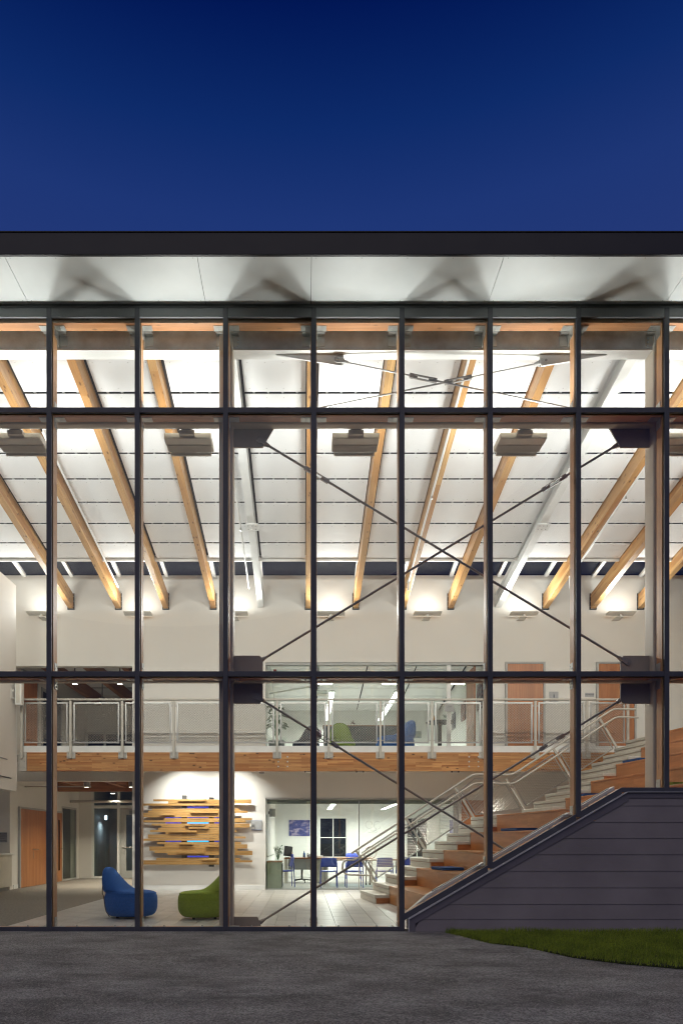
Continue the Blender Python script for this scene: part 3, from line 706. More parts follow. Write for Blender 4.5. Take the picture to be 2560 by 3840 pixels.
for i, x in enumerate(bx):
    t_ = thing('wall_uplight', ['thin wall uplight hidden behind the white volume', 'thin flat wall uplight beside the white volume at left', 'thin flat wall uplight above the oak artwork, left one', 'thin flat wall uplight just right of the left column', 'thin flat wall uplight near the middle of the back wall', 'thin flat wall uplight left of the upper doors', 'thin flat wall uplight above the first upper door', 'thin flat wall uplight beside the right column'][i], 'light fixture', (x, 8.0, 7.0), 'wall uplights on the back wall')
    MB().prism([(x-.345,7.76,7.03),(x-.345,7.98,7.03),(x-.345,7.98,6.985),(x-.345,7.80,7.005)], (0.69,0,0)).build('housing', M['fix'], t_)
    MB().box(x-.03, x+.03, 7.86, 7.92, 6.94, 6.99).build('stem', M['fix'], t_)
    MB().box(x-.09, x+.09, 7.88, 8.199, 6.925, 6.945).build('wall_arm', M['fix'], t_)
    area('lamp', (x, 7.81, 7.045), 0.62, 0.08, P_BACK, t_, (PI+math.radians(4), 0, 0), (1, 0.99, 0.975), 178)
    area('lamp', (x, 7.74, 7.06), 0.62, 0.03, P_BIN, t_, (PI+math.radians(66), 0, 0), (1, 0.99, 0.975), 178)
# ================================================================ gallery
YG = 6.80
ga = struct(thing('gallery', 'timber edged gallery walkway crossing the hall', 'gallery', (0, YG, 3.5))); del ga['category']
GX0, GX1 = -6.72, 9.9
MB().box(GX0+.16, GX1, YG, YG+.14, 2.915, 3.358).build('glulam_beam', M['beam'], ga, bevel=0.004)
MB().box(GX0, GX1, YG+.02, YG+.13, 3.36, 3.514).build('white_fascia', M['trim'], ga)
MB().box(GX0, GX1, YG+.131, YB-.002, 3.38, 3.515).build('floor_slab', M['trim'], ga)
MB().box(GX0, GX1, YG+.142, YB-.002, 3.22, 3.375).build('soffit', M['ceil_dim'], ga)
bs = MB().box(GX0-.01, GX0+.155, YG-.012, YG+.15, 2.905, 3.37).build('end_shoe', M['rail'], ga, bevel=0.003)
for q in (2.99, 3.14, 3.27): MB().lathe((GX0+.10, YG-.012, q), ((0.014,0),(0.014,-0.010),(0.005,-0.014)), 8, 'Y').build('bolt_head', M['bolt'], bs)
for x0 in (-0.60, 3.92):
    for i in range(2):
        for j in range(3):
            MB().lathe((x0+0.22*i, YG, 3.02+0.115*j), ((0.020,0),(0.020,-0.008),(0.010,-0.014)), 10, 'Y').build('bolt_head', M['galv'], ga)
gr = thing('gallery_guardrail', 'pale guardrail with stainless net panels along the gallery edge', 'guardrail', (0, YG, 3.5))
YR = YG-0.045
MB().tube([(GX0+.05, YR, 4.60), (7.75, YR, 4.60)], 0.026, 12).build('top_rail', M['rail'], gr, smooth=True)
def net(corners, name, parent, mm, cell=0.062, asp=0.58, r=0.0016, loc=None):
    """diamond wire net filling the parallelogram o, o+a, o+b"""
    o, a_, b_ = [Vector(c) for c in corners]; LA, LB = a_.length, b_.length; ua, ub = a_/LA, b_/LB
    m_ = MB(); nrm = ua.cross(ub).normalized()
    cw_, ch = cell, cell*asp; sl = ch/cw_
    n0 = -int(LB/ch)-1; n1 = int(LA/cw_*1.0)+int(LB/ch)+1
    for sgn in (1, -1):
        c = -LA*sl if sgn == 1 else 0
        cmax = LB if sgn == 1 else LB+LA*sl
        c = math.ceil(c/ch)*ch
        while c < cmax:
            # line t = c + sgn*sl*s
            pts = []
            s0 = 0.0; s1 = LA
            if sgn == 1:
                s0 = max(0, -c/sl); s1 = min(LA, (LB-c)/sl)
            else:
                s0 = max(0, (c-LB)/sl); s1 = min(LA, c/sl)
            if s1-s0 > 0.01:
                p = o+ua*s0+ub*(c+sgn*sl*s0); q = o+ua*s1+ub*(c+sgn*sl*s1)
                d = (q-p).normalized(); w_ = d.cross(nrm)*r; nn = nrm*r
                n = len(m_.v)
                for e_ in (p, q): m_.v += [tuple(e_+w_-nn*.6), tuple(e_-w_-nn*.6), tuple(e_+nn)]
                m_.f += [(n,n+1,n+4,n+3),(n+1,n+2,n+5,n+4),(n+2,n,n+3,n+5)]
            c += ch
    ob = m_.build(name, mm, parent); ob['kind'] = 'stuff'; return ob
posts = [GX0+.06]+[-3.065+1.22*k for k in range(-2, 9)]+[7.66]
pmesh_ = None
for i, x in enumerate(posts):
    po = MB().box(x-.028, x+.028, YR-.022, YR+.022, 3.215, 4.565).build('post', M['rail'], gr, bevel=0.003)
    MB().tube([(x, YR, 4.56), (x, YR, 4.585)], 0.009, 8).build('rail_pin', M['stainless'], po)
    if i > 0:
        bp = MB().box(x-.103, x+.103, YG-.018, YG-.002, 3.208, 3.372).build('base_bracket', M['rail'], po, bevel=0.003)
        bb = MB()
        for sx_ in (-.068, .068):
            for q in (3.25, 3.33): MB().lathe((x+sx_, YG-.018, q), ((0.015,0),(0.015,-0.012),(0.006,-0.016)), 8, 'Y').build('bolt_head', M['bolt'], po)
for xa, xb in zip(posts, posts[1:]):
    x0, x1 = xa+.068, xb-.068; z0, z1 = 3.565, 4.535; yy = YR
    fr = MB(); w_ = 0.018
    fr.box(x0, x1, yy-.012, yy+.012, z0, z0+2*w_).box(x0, x1, yy-.012, yy+.012, z1-2*w_, z1).box(x0, x0+2*w_, yy-.012, yy+.012, z0+2*w_, z1-2*w_).box(x1-2*w_, x1, yy-.012, yy+.012, z0+2*w_, z1-2*w_)
    f_ = fr.build('infill_frame', M['stainless'], gr, bevel=0.004)
    net(((x0+.03, yy, z0+.03), (x1-x0-.06, 0, 0), (0, 0, z1-z0-.06)), 'wire_net', f_, M['stainless'], 0.066, 0.60, 0.0040)
    for q in (z0+.07, z1-.085):
        for xx, s_ in ((xa+.028, 1), (xb-.028, -1)):
            MB().tube([(xx, yy, q), (xx+s_*0.042, yy, q)], 0.011, 8).build('clamp', M['stainless'], f_)
# ================================================================ stair and bleachers
A7 = math.radians(7.4); UX = Vector((math.cos(A7), math.sin(A7), 0)); VV = Vector((math.sin(A7), -math.cos(A7), 0)); OO = Vector((1.252, 5.57, 0))
RI, TR, WS = 0.178, 0.28, 1.41
def un(n): return TR*(n-1)+(0.92 if n >= 11 else 0)
def W3(u, v, z): p = OO+UX*u+VV*v; return Vector((p.x, p.y, z))
def vnear(u, y=0.42): return (OO.y+u*math.sin(A7)-y)/math.cos(A7)
st = thing('staircase', 'pale stone staircase climbing right beside the timber bleachers', 'staircase', tuple(W3(0, WS/2, 0)))
for n in range(1, 21):
    z = RI*n; u0 = un(n)-.018; u1 = un(n+1)+.01
    def slab(ua, ub, va, vb, za, zb): return MB().prism([W3(ua,va,za), W3(ua,vb,za), W3(ub,vb,za), W3(ub,va,za)], (0,0,zb-za))
    if n == 20: u1 = un(20)+1.1
    slab(u0, u1, 0, WS, z-.068, z).build('tread', M['tread'], st, bevel=0.010)
    slab(un(n)-.008, un(n)+.015, 0.004, WS-.004, z-RI+.0015, z-.079).build('riser', M['tread'], st, bevel=0.003)
    slab(un(n)+.016, u1-.02, 0.02, WS-.02, max(0.002, z-RI-.07), z-.0695).build('step_core', M['cheek'], st)
ck = MB()
for n in range(1, 20):
    ck.prism([W3(un(n)+.02, WS-.016, 0.004), W3(un(n+1)+.0195, WS-.016, 0.004), W3(un(n+1)+.0195, WS-.016, RI*n-.069), W3(un(n)+.02, WS-.016, RI*n-.069)], VV*0.012)
ck.build('near_stringer', M['cheek'], st)
fs = MB()
for n in range(1, 20):
    zb = max(0.004, RI*n-.5)
    fs.prism([W3(un(n)+.0, 0.0, zb), W3(un(n+1)+.0, 0.0, zb), W3(un(n+1)+.0, 0.0, RI*n-.075), W3(un(n)+.0, 0.0, RI*n-.075)], VV*-0.022)
fs.build('far_stringer', M['bleach'], st)
bl = thing('timber_bleachers', 'orange fir plywood seating bleachers stepping up behind the sloped glazing', 'bleachers', tuple(W3(un(2), WS+1, 0)))
for k in range(1, 12):
    n = 2*k; z = RI*n; u0 = un(n); u1 = un(n+2)+.02
    va, vb0, vb1 = WS+.004, vnear(u0-.012), vnear(u1)
    cuts = 3 if k < 8 else 2
    for c in range(cuts):
        a0, a1 = c/cuts, (c+1)/cuts
        lp = lambda vb, q: va+(vb-va)*q
        e0, e1 = 0.0008, -0.0008
        pts = [W3(u0-.012, lp(vb0,a0)+e0, z-.034), W3(u0-.012, lp(vb0,a1)+e1, z-.034), W3(u1, lp(vb1,a1)+e1, z-.034), W3(u1, lp(vb1,a0)+e0, z-.034)]
        MB().prism(pts, (0,0,.034)).build('seat_board', M['bleach'], bl, bevel=0.004)
        zb = z-2*RI+.001
        MB().prism([W3(u0, lp(vb0,a0)+e0, zb), W3(u0, lp(vb0,a1)+e1, zb), W3(u0+.02, lp(vb0,a1)+e1, zb), W3(u0+.02, lp(vb0,a0)+e0, zb)], (0,0,2*RI-.036)).build('front_board', M['bleach'], bl)
# stair guard on the far side
th = math.atan(RI/TR); PD = lambda q: (-math.sin(th)*q, math.cos(th)*q)
sg = thing('stair_guardrail', 'pale double handrail with tilted posts and net panels climbing the stair', 'handrail', tuple(W3(un(2), 0.03, 2*RI)))
VR = 0.02; LP = 0.82
pb3 = [(un(n)+.05, RI*n) for n in (2, 6, 10, 11, 15, 19)]
pt3 = [(u+PD(LP)[0], z+PD(LP)[1]) for u, z in pb3]
slope = RI/TR
def rail(pts, v, r, name, fil=0.10):
    out = []
    for i, p in enumerate(pts):
        if 0 < i < len(pts)-1:
            a_, c_ = Vector(pts[i-1]), Vector(pts[i+1]); q = Vector(p)
            d0 = (a_-q); d1 = (c_-q); f0 = min(fil, d0.length*0.45); f1 = min(fil, d1.length*0.45)
            A_, C_ = q+d0.normalized()*f0, q+d1.normalized()*f1
            for t_ in (0, .25, .5, .75, 1): out.append((A_*(1-t_)**2+q*2*t_*(1-t_)+C_*t_*t_))
        else: out.append(Vector(p))
    MB().tube([W3(p[0], v, p[1]) for p in out], r, 10).build(name, M['rail'], sg, smooth=True)
zl = pt3[2][1]+0.43*slope
top = [(pt3[0][0]-.10, pt3[0][1]-.10*slope), (pt3[2][0]+.43, zl), (pt3[3][0]+(zl-pt3[3][1])/slope, zl), (pt3[5][0]+.35, pt3[5][1]+.35*slope), (pt3[5][0]+.9, pt3[5][1]+.35*slope)]
rail(top, VR, 0.024, 'top_rail')
dn = 0.205
low = [(0.24, 0.50), (-0.36, 0.52), (-0.44, 0.66), (-0.40, 0.835), (-0.16, 0.84), (pt3[2][0]+.43, zl-dn), (pt3[3][0]+(zl-pt3[3][1])/slope, zl-dn), (pt3[5][0]+.35, pt3[5][1]+.35*slope-dn), (pt3[5][0]+.9, pt3[5][1]+.35*slope-dn)]
rail(low, VR+.09, 0.021, 'grab_rail', 0.09)
for (ub, zb), (ut, zt_) in zip(pb3, pt3):
    po = MB().bar(W3(ub, VR, zb), W3(ut, VR, zt_), 0.05, 0.028, tuple(VV)).build('post', M['rail'], sg)
    mid = 0.70; qu, qz = ub+(ut-ub)*mid, zb+(zt_-zb)*mid
    MB().tube([W3(qu, VR+.02, qz), W3(qu+.02, VR+.085, qz+.06)], 0.009, 6).build('rail_bracket', M['stainless'], po)
for i in range(5):
    (b0u, b0z), (b1u, b1z) = pb3[i], pb3[i+1]; (t0u, t0z), (t1u, t1z) = pt3[i], pt3[i+1]
    def q(s, t):
        bu, bz = b0u+(b1u-b0u)*s, b0z+(b1z-b0z)*s; tu, tz = t0u+(t1u-t0u)*s, t0z+(t1z-t0z)*s
        return (bu+(tu-bu)*t, bz+(tz-bz)*t)
    Ls = math.hypot(b1u-b0u, b1z-b0z); s0, s1 = 0.085/Ls, 1-0.085/Ls; t0, t1 = 0.07, 0.86
    c4 = [q(s0,t0), q(s1,t0), q(s1,t1), q(s0,t1)]
    if i == 2: c4 = [q(s0,t0), q(s1,t0), q(s1,t1), (q(s1,t1)[0]-.3, zl-.1), (pt3[2][0]+.45, zl-.1), q(s0,t1)]
    fr = MB()
    for a_, b_ in zip(c4, c4[1:]+c4[:1]): fr.bar(W3(a_[0], VR, a_[1]), W3(b_[0], VR, b_[1]), 0.026, 0.018, tuple(VV))
    f_ = fr.build('infill_frame', M['stainless'], sg)
    o_ = W3(*(c4[0][0], VR, c4[0][1])); a_ = W3(c4[1][0], VR, c4[1][1])-o_; b_ = W3(q(s0,t1)[0], VR, q(s0,t1)[1])-o_
    net((o_, a_, b_), 'wire_net', f_, M['stainless'], 0.070, 0.60, 0.0036)
# cushions lying on the bleachers
def cushion(k, u, v, du, dv, m, label, rz=0.0):
    z = RI*2*k+.001; c = W3(u, v, z)
    t_ = thing('seat_cushion', label, 'cushion', tuple(c), 'cushions on the bleachers', A7-PI/2+rz)
    body = MB(); n = 12
    pts = rrect(-dv/2, dv/2, -du/2, du/2, 0.035, 3)
    body.prism([(x, y, 0.006) for x, y in pts], (0,0,0.046)).build('pad', m, t_, smooth=True, bevel=0.012, loc=(0,0,0))
    for zz in (0.010, 0.049):
        ring = [(x*1.004, y*1.004, zz) for x, y in pts]
        MB().tube(ring+[ring[0]], 0.0045, 5, cap=False).build('piping', m, t_, loc=(0,0,0))
cushion(2, un(4)+.27, WS+1.05, 0.40, 0.72, M['cushion'], 'blue square seat cushion on the second bleacher from the floor')
cushion(4, un(8)+.22, WS+1.75, 0.38, 0.72, M['cushion'], 'blue seat cushion on the fourth bleacher from the floor')
cushion(6, un(12)+.22, WS+0.40, 0.38, 0.60, M['cushion'], 'blue seat cushion on the sixth bleacher beside the stair')
cushion(8, un(16)+.22, WS+0.45, 0.38, 0.60, M['cushion'], 'blue seat cushion on the upper bleacher left of the right column')
cushion(6, un(12)+.22, WS+3.0, 0.38, 0.60, M['green_fab'], 'green seat cushion at the right edge behind the sloped sill')

# ================================================================ doors, signs, text
def text(body, size, m, parent, loc, rot=(PI/2,0,0), align='CENTER', ext=0.001):
    c = bpy.data.curves.new('lettering', 'FONT'); c.body = body; c.size = size; c.extrude = ext; c.align_x = align; c.align_y = 'CENTER'; c.materials.append(m); c.resolution_u = 2
    tmp = bpy.data.objects.new('tmp', c); col.objects.link(tmp)
    me = bpy.data.meshes.new_from_object(tmp.evaluated_get(bpy.context.evaluated_depsgraph_get()))
    bpy.data.objects.remove(tmp); bpy.data.curves.remove(c); me.name = 'lettering'
    o = bpy.data.objects.new('lettering', me); col.objects.link(o); o.parent = parent; o.location = loc; o.rotation_euler = rot
    if not me.materials: me.materials.append(m)
    return o
L0 = (0,0,0)
def lever(parent, x, z, sgn, y=-0.028):
    h = MB(); h.lathe((x, y, z), ((0.027,0),(0.027,-0.012),(0.012,-0.014),(0.012,-0.05)), 12, 'Y'); h.build('rose', M['chrome'], parent, loc=L0, smooth=True)
    MB().tube([(x, y-.05, z), (x+sgn*.03, y-.055, z), (x+sgn*.12, y-.050, z-.004)], 0.011, 8).build('handle', M['chrome'], parent, loc=L0, smooth=True)
def door(label, loc, rz, w_, h, pair=False, side=1, group=None, hinge=True):
    """door seen from local -y; opening 0..w along local x"""
    t_ = thing('wood_door', label, 'door', loc, group, rz)
    fr = MB(); f = 0.05
    fr.box(-f, 0, -0.035, 0.06, 0, h+f).box(w_, w_+f, -0.035, 0.06, 0, h+f).box(0, w_, -0.035, 0.06, h, h+f)
    fr.build('door_frame', M['trim_grey'], t_, loc=L0, bevel=0.003)
    leaves = [(0.004, w_/2-.002), (w_/2+.002, w_-.004)] if pair else [(0.004, w_-.004)]
    for i, (a_, b_) in enumerate(leaves):
        lf = MB().box(a_, b_, -0.022, 0.022, 0.008, h-.004).build('door_leaf', M['door'], t_, loc=L0)
        hs = (1 if i == 0 else -1) if pair else side
        xh = b_-.07 if hs > 0 else a_+.07
        lever(lf, xh, 1.02, -hs, -0.022)
        if pair and i == 0: MB().tube([(xh+.0,-.03,0.98),(xh+.01,-.04,0.82),(xh+.03,-.04,0.76)], 0.005, 6).build('key_cord', M['chrome'], lf, loc=L0)
        for q in (0.25, h/2, h-.25):
            MB().box((a_-.012) if hs > 0 else b_-.004, (a_+.004) if hs > 0 else b_+.012, -0.036, -0.0225, q-.05, q+.05).build('hinge', M['trim_grey'], lf, loc=L0)
    return t_
ZG = 3.515
ZD = 5.86-ZG-.05
door('tall fir veneer door on the gallery, left of the two', (5.23, YB-.03, ZG), 0, 0.92, ZD, side=1, group='upper gallery doors')
door('tall fir veneer door on the gallery behind the right column', (7.57, YB-.03, ZG), 0, 0.92, ZD, side=-1, group='upper gallery doors')
door('pair of fir veneer doors in the left hall wall', (-7.53, 8.75, 0), PI/2, 1.80, 2.12, pair=True)
t_ = door('single fir veneer door on the gallery level at far left', (-7.53, 8.95, ZG), PI/2, 0.95, 2.3, side=1)
# fir door with a slim vision pane beside the vestibule
t_ = thing('glazed_door', 'fir door with slim vision glass beside the vestibule glazing', 'door', (-7.53, 10.95, 0), rz=PI/2)
MB().box(-.05,0,-.035,.06,0,2.17).box(.92,.97,-.035,.06,0,2.17).box(0,.92,-.035,.06,2.12,2.17).build('door_frame', M['trim_grey'], t_, loc=L0)
lf = MB().box(.004,.62,-.022,.022,.008,2.116).box(.76,.916,-.022,.022,.008,2.116).box(.62,.76,-.022,.022,.008,.35).box(.62,.76,-.022,.022,1.9,2.116).build('door_leaf', M['door'], t_, loc=L0)
MB().box(.62,.76,-.006,.006,.35,1.9).build('vision_glass', M['nightglass'], lf, loc=L0); lever(lf, .85, 1.02, -1, -.022)

# gallery signs
def plate(label, x0, x1, z0, z1, Y, m, cat='sign', txt=None, tsize=0.05, rz=0, x=None):
    t_ = thing('wall_sign', label, cat, ((x0+x1)/2, Y, (z0+z1)/2), rz=rz)
    w_, h = (x1-x0)/2, (z1-z0)/2
    MB().box(-w_, w_, -0.012, 0, -h, h).build('plate', m, t_, loc=L0, bevel=0.002)
    if txt: text(txt, tsize, M['ink'], t_, (0, -0.0135, 0))
    return t_
s_ = plate('grey sign with symbol between the two gallery doors', 6.32, 6.55, 4.85, 5.10, YB-.002, M['sign'])
MB().lathe((0,-.013,.06), ((.012,0),(.012,-.002)), 8, 'Y').build('symbol', M['ink'], s_, loc=L0); MB().box(-.012,.012,-.0145,-.0125,-.03,.04).build('symbol', M['ink'], s_, loc=L0)
plate('small grey restroom sign left of the right hand gallery door', 7.24, 7.47, 4.97, 5.07, YB-.002, M['sign'], txt='RESTROOM', tsize=0.042)
plate('pale room number sign on the upper glass', 3.62, 3.86, 4.58, 4.83, YB-.03, M['sign'], txt='204', tsize=0.07)
oc = plate('grey maximum occupancy sign on the wall at the left edge', -8.12, -7.62, 1.22, 1.48, YB-.002, M['sign'])
for i, tx in enumerate(('COMMON ROOM', 'MAXIMUM', 'OCCUPANCY', '148 PERSONS')): text(tx, 0.058, M['ink'], oc, (0.235, -.0135, 0.085-0.058*i), align='RIGHT')
pq = plate('grey donor plaque with blue edges beside the oak artwork', -1.345, -1.07, 1.545, 1.77, YB-.03, M['sign'], 'plaque')
MB().box(-.14,.14,-.014,.02,.1135,.122).build('edge_strip', M['cushion'], pq, loc=L0); MB().box(-.14,.14,-.014,.02,-.122,-.1135).build('edge_strip', M['cushion'], pq, loc=L0)
for i, tx in enumerate(('Hall of Generosity', 'Presented by friends', 'of the school')): text(tx, 0.02, M['ink'], pq, (0, -.0135, 0.07-0.026*i)) if False else None
for i, wd in enumerate((0.10, 0.15, 0.06)): MB().box(-wd/2, wd/2, -.0135, -.0122, 0.068-.020*i, 0.073-.020*i).build('engraved_line', M['grey_plastic'], pq, loc=L0)
MB().lathe((-.095,-.0125,-.07), ((.03,0),(.03,-.001)), 14, 'Y').build('emblem', M['trim'], pq, loc=L0); MB().lathe((-.095,-.0135,-.07), ((.014,0),(.014,-.001)), 12, 'Y').build('emblem_ring', M['sign'], pq, loc=L0)

# ================================================================ oak slat artwork
def PA(zx, zy, Y=8.03): return P(520+zx*0.30612, 2880+zy*0.30612, Y)
ar = thing('oak_slat_artwork', 'wall artwork of staggered oak slats glowing blue between the rows', 'artwork', (-2.4, 8.1, 1.6))
rows = [(180,1378,388,411),(362,1378,413,437),(-40,1020,439,464),(162,1238,502,526),(115,1335,528,552),(-20,1040,556,579),(10,1040,581,606),
 (308,1388,618,642),(-30,1310,644,668),(160,1360,685,708),(280,1360,710,733),(240,1060,738,762),(140,1200,765,788),(330,1015,790,813),(115,1030,818,841),(115,1310,843,867),(-10,1030,870,895),
 (228,1253,912,937),(316,1330,940,964),(133,1330,966,990),(133,1212,992,1017),(198,1393,1020,1044),(355,1393,1046,1070),(218,1243,1106,1132),(-30,1390,1135,1159),(-25,1030,1161,1187)]
ra = random.Random(11)
for i, (xa, xb, ya, yb) in enumerate(rows):
    X0, Z1 = PA(xa, ya-.8); X1, Z0 = PA(xb, yb+1.0); dp = 0.018+0.006*ra.random()
    n = 2 if ra.random() < .6 else 3
    cut = sorted([X0, X1]+[X0+(X1-X0)*(0.2+0.6*ra.random()) for _ in range(n-1)])
    for a_, b_ in zip(cut, cut[1:]):
        MB().box(a_+.0006, b_-.0006, 8.035-dp-0.002*ra.random(), 8.058, Z0+.0008, Z1-.0008).build('slat', M['oak'], ar, bevel=0.0015)
proud = [(480,822,392,411),(632,975,532,556),(272,442,562,584),(565,808,690,711),(612,856,724,749),(370,712,768,792),(497,666,917,941),(830,1030,944,969),(463,806,1022,1051),(773,943,1110,1136)]
for xa, xb, ya, yb in proud:
    X0, Z1 = PA(xa, ya, 7.98); X1, Z0 = PA(xb, yb, 7.98)
    MB().box(X0, X1, 7.965, 8.004, Z0, Z1).build('proud_slat', M['oak'], ar, bevel=0.0015)
for tx, zx, zy in (('This artwork is in progress and will', 705, 594), ('recognize the generosity of the CHS', 728, 629), ('Community upon completion of the', 706, 694), ('Elevate & Celebrate campaign', 725, 735)):
    x, z = PA(zx, zy, 7.96); text(tx, 0.022, M['ink'], ar, (x+2.4, 7.9605-8.1, z-1.6))
for xa, xb, ya, yb in ((528,590,338,1190), (860,922,362,1213)):
    X0, Z1 = PA(xa, ya, 8.08); X1, Z0 = PA(xb, yb, 8.08)
    MB().box(X0, X1, 8.060, 8.10, Z0, Z1).build('upright', M['steel_dark'], ar)
    for q in (Z0+.15, (Z0+Z1)/2, Z1-.15): MB().box((X0+X1)/2-.02, (X0+X1)/2+.02, 8.10, 8.199, q-.02, q+.02).build('standoff', M['steel_dark'], ar)
for zy, mm in ((612,'led2'), (676,'led'), (900,'led'), (484,'led2'), (1088,'led2')):
    for xa, xb in ((596, 856), (330, 520), (928, 1060)):
        X0, Z1 = PA(xa, zy-9, 8.12); X1, Z0 = PA(xb, zy+9, 8.12)
        m_ = M[mm] if xa == 596 else M['led2']
        if zy in (484, 1088) and xa != 596: continue
        MB().box(X0, X1, 8.11, 8.125, Z0+.004, Z1-.004).build('light_strip', m_, ar)
# wash lamp for the artwork, hung under the gallery
def small_spot(label, loc, aim, power, col_=(1,0.97,0.93), size=0.10, spread=120, grp='spot lamps under the gallery'):
    t_ = thing('spot_lamp', label, 'lamp', loc, grp)
    d = (Vector(aim)-Vector(loc)).normalized(); L_ = Vector(loc)
    q_ = d.to_track_quat('-Z', 'Y').to_euler()
    MB().tube([L_-d*0.10, L_+d*0.02], 0.055, 14).build('shade', M['grey_plastic'], t_, smooth=True)
    MB().tube([L_-d*0.05, (L_.x, L_.y, 3.219)], 0.012, 6).build('stem', M['grey_plastic'], t_)
    MB().tube([L_+d*0.021, L_+d*0.024], 0.045, 14).build('lens', M['lamp_soft'], t_)
    area('lamp', tuple(L_+d*0.03), size, size, power, t_, tuple(q_), col_, spread)
small_spot('grey spot lamp washing the left half of the artwork', (-3.1, 7.25, 3.08), (-2.9, 8.2, 1.7), 26)
small_spot('grey spot lamp washing the right half of the artwork', (-1.75, 7.25, 3.08), (-1.9, 8.2, 1.7), 26)
for i, x in enumerate((0.0, 1.6, 3.2, 5.2)):
    t_ = thing('recessed_downlight', ['round downlight in the gallery soffit left of the office glass', 'round downlight in the gallery soffit over the office glass', 'round downlight in the gallery soffit over the stair foot', 'round downlight in the gallery soffit behind the stair landing'][i], 'downlight', (x, 7.25, 3.2), 'downlights under the gallery')
    MB().lathe((x, 7.25, 3.205), ((0.075,0),(0.085,0.002),(0.085,0.013)), 18).build('trim_ring', M['trim'], t_)
    MB().lathe((x, 7.25, 3.2), ((0.06,0),(0.06,0.004)), 16).build('lens', M['lamp_soft'], t_)
    area('lamp', (x, 7.25, 3.19), 0.11, 0.11, 34, t_, (math.radians(-22),0,0), (1,0.93,0.84), 95)
# angled fixture and small clips under the beam
t_ = thing('angled_fixture', 'white angled box fixture under the gallery beam right of the left column', 'light fixture', (-0.98, 7.2, 3.0))
MB().prism([(-1.16,7.1,3.0),(-0.96,7.1,3.0),(-0.93,7.55,2.97),(-1.13,7.55,2.97)], (0,0,0.05)).build('housing', M['white_plastic'], t_, bevel=0.004)
MB().box(-1.10,-0.98,7.5,7.6,2.93,2.965).build('lens', M['grey_plastic'], t_); MB().tube([(-1.05,7.3,3.05),(-1.05,7.3,3.219)], 0.012, 6).build('stem', M['white_plastic'], t_)
for i, x in enumerate((0.02, 1.24, 3.50)):
    t_ = thing('beam_junction', ['small junction fitting under the beam by the middle mullion', 'small junction fitting under the beam, second along', 'small junction fitting under the beam above the handrail'][i], 'fitting', (x, 6.87, 2.9), 'fittings under the gallery beam')
    MB().box(x, x+.19, 6.83, 6.90, 2.884, 2.913).build('bar', M['rail'], t_); MB().box(x-.0, x+.035, 6.822, 6.829, 2.882, 2.912).build('cap', M['black_plastic'], t_); MB().box(x+.16, x+.195, 6.822, 6.829, 2.882, 2.912).build('cap', M['black_plastic'], t_)
# ================================================================ white hanging volume, speaker, reception counter
vo = thing('hanging_volume', 'pale wall volume hanging at the left edge above the counter', 'wall volume', (-8.3, 5, 2.42))
MB().box(-9.98, -6.75, 3.2, 6.66, 2.42, 7.26).build('volume_wall', M['wall'], vo, bevel=0.01)
MB().box(-6.7495, -6.735, 3.4, 6.15, 3.10, 3.125).build('slot_trim', M['grey_plastic'], vo); MB().box(-6.7495, -6.73, 3.4, 6.35, 2.69, 2.71).build('slot_track', M['steel_dark'], vo)
MB().box(-6.80, -6.752, 6.661, 6.70, 2.5, 5.1).build('corner_guard', M['trim'], vo)
sp_ = thing('wall_speaker', 'white wall speaker on a bracket at the end of the gallery rail', 'speaker', (-6.62, 6.55, 4.66))
MB().prism([(x, y, 4.42) for x, y in rrect(-6.70,-6.54, 6.44, 6.60, 0.02)], (0,0,0.54)).build('cabinet', M['white_plastic'], sp_, smooth=True)
MB().box(-6.66,-6.58,6.437,6.4398,4.46,4.92).build('grille', M['beige'], sp_)
MB().tube([(-6.75,6.42,4.70),(-6.72,6.45,4.76),(-6.70,6.50,4.76)], 0.015, 6).tube([(-6.75,6.42,4.60),(-6.72,6.45,4.56),(-6.70,6.50,4.56)], 0.015, 6).box(-6.749,-6.735,6.35,6.47,4.55,4.78).build('bracket', M['white_plastic'], sp_)
co = thing('reception_counter', 'pale laminate counter cabinet at the left edge', 'counter', (-8.2, 7.3, 0))
MB().box(-9.4,-7.42,6.82,8.0,0.10,0.90).build('cabinet', M['beige'], co, bevel=0.004); MB().box(-9.4,-7.39,6.79,8.05,0.901,0.945).build('counter_top', M['trim'], co, bevel=0.005); MB().box(-9.4,-7.48,6.90,7.95,0.0,0.099).build('kick_plate', M['grey_plastic'], co)

# ================================================================ entrance hall behind the opening
YE = 13.7
shell('hall_side_wall', [(-7.76,-7.56,YB+.2,12.0,0,3.22),(-7.76,-7.56,YB+.2,14.5,ZG,6.6),(-7.76,-7.56,13.4,YE,0,3.22),(-7.76,-7.56,12.0,13.4,2.35,3.22),(-7.56,-7.145,YE-.05,YE+.06,0,3.22)], M['wall'], 'left side wall of the entrance hall')
shell('hall_partition', [(-4.41,-4.25,YB+.2,14.5,0,3.22),(-4.41,-4.25,YB+.2,14.5,ZG,6.6)], M['wall'], 'right side wall of the entrance hall')
shell('hall_ceiling', [(-7.76,-4.25,YB+.2,14.6,3.225,3.50)], M['ceil_dim'], 'ceiling between the hall and its upper storey')
shell('upper_hall_ceiling', [(-7.76,-4.25,YB+.2,14.6,6.35,6.5)], M['panel'], 'white panel ceiling of the upper hall')
shell('hall_end_wall', [(-7.76,-4.25,14.5,14.6,4.9,6.35)], M['wall'], 'end wall of the upper hall above the windows')
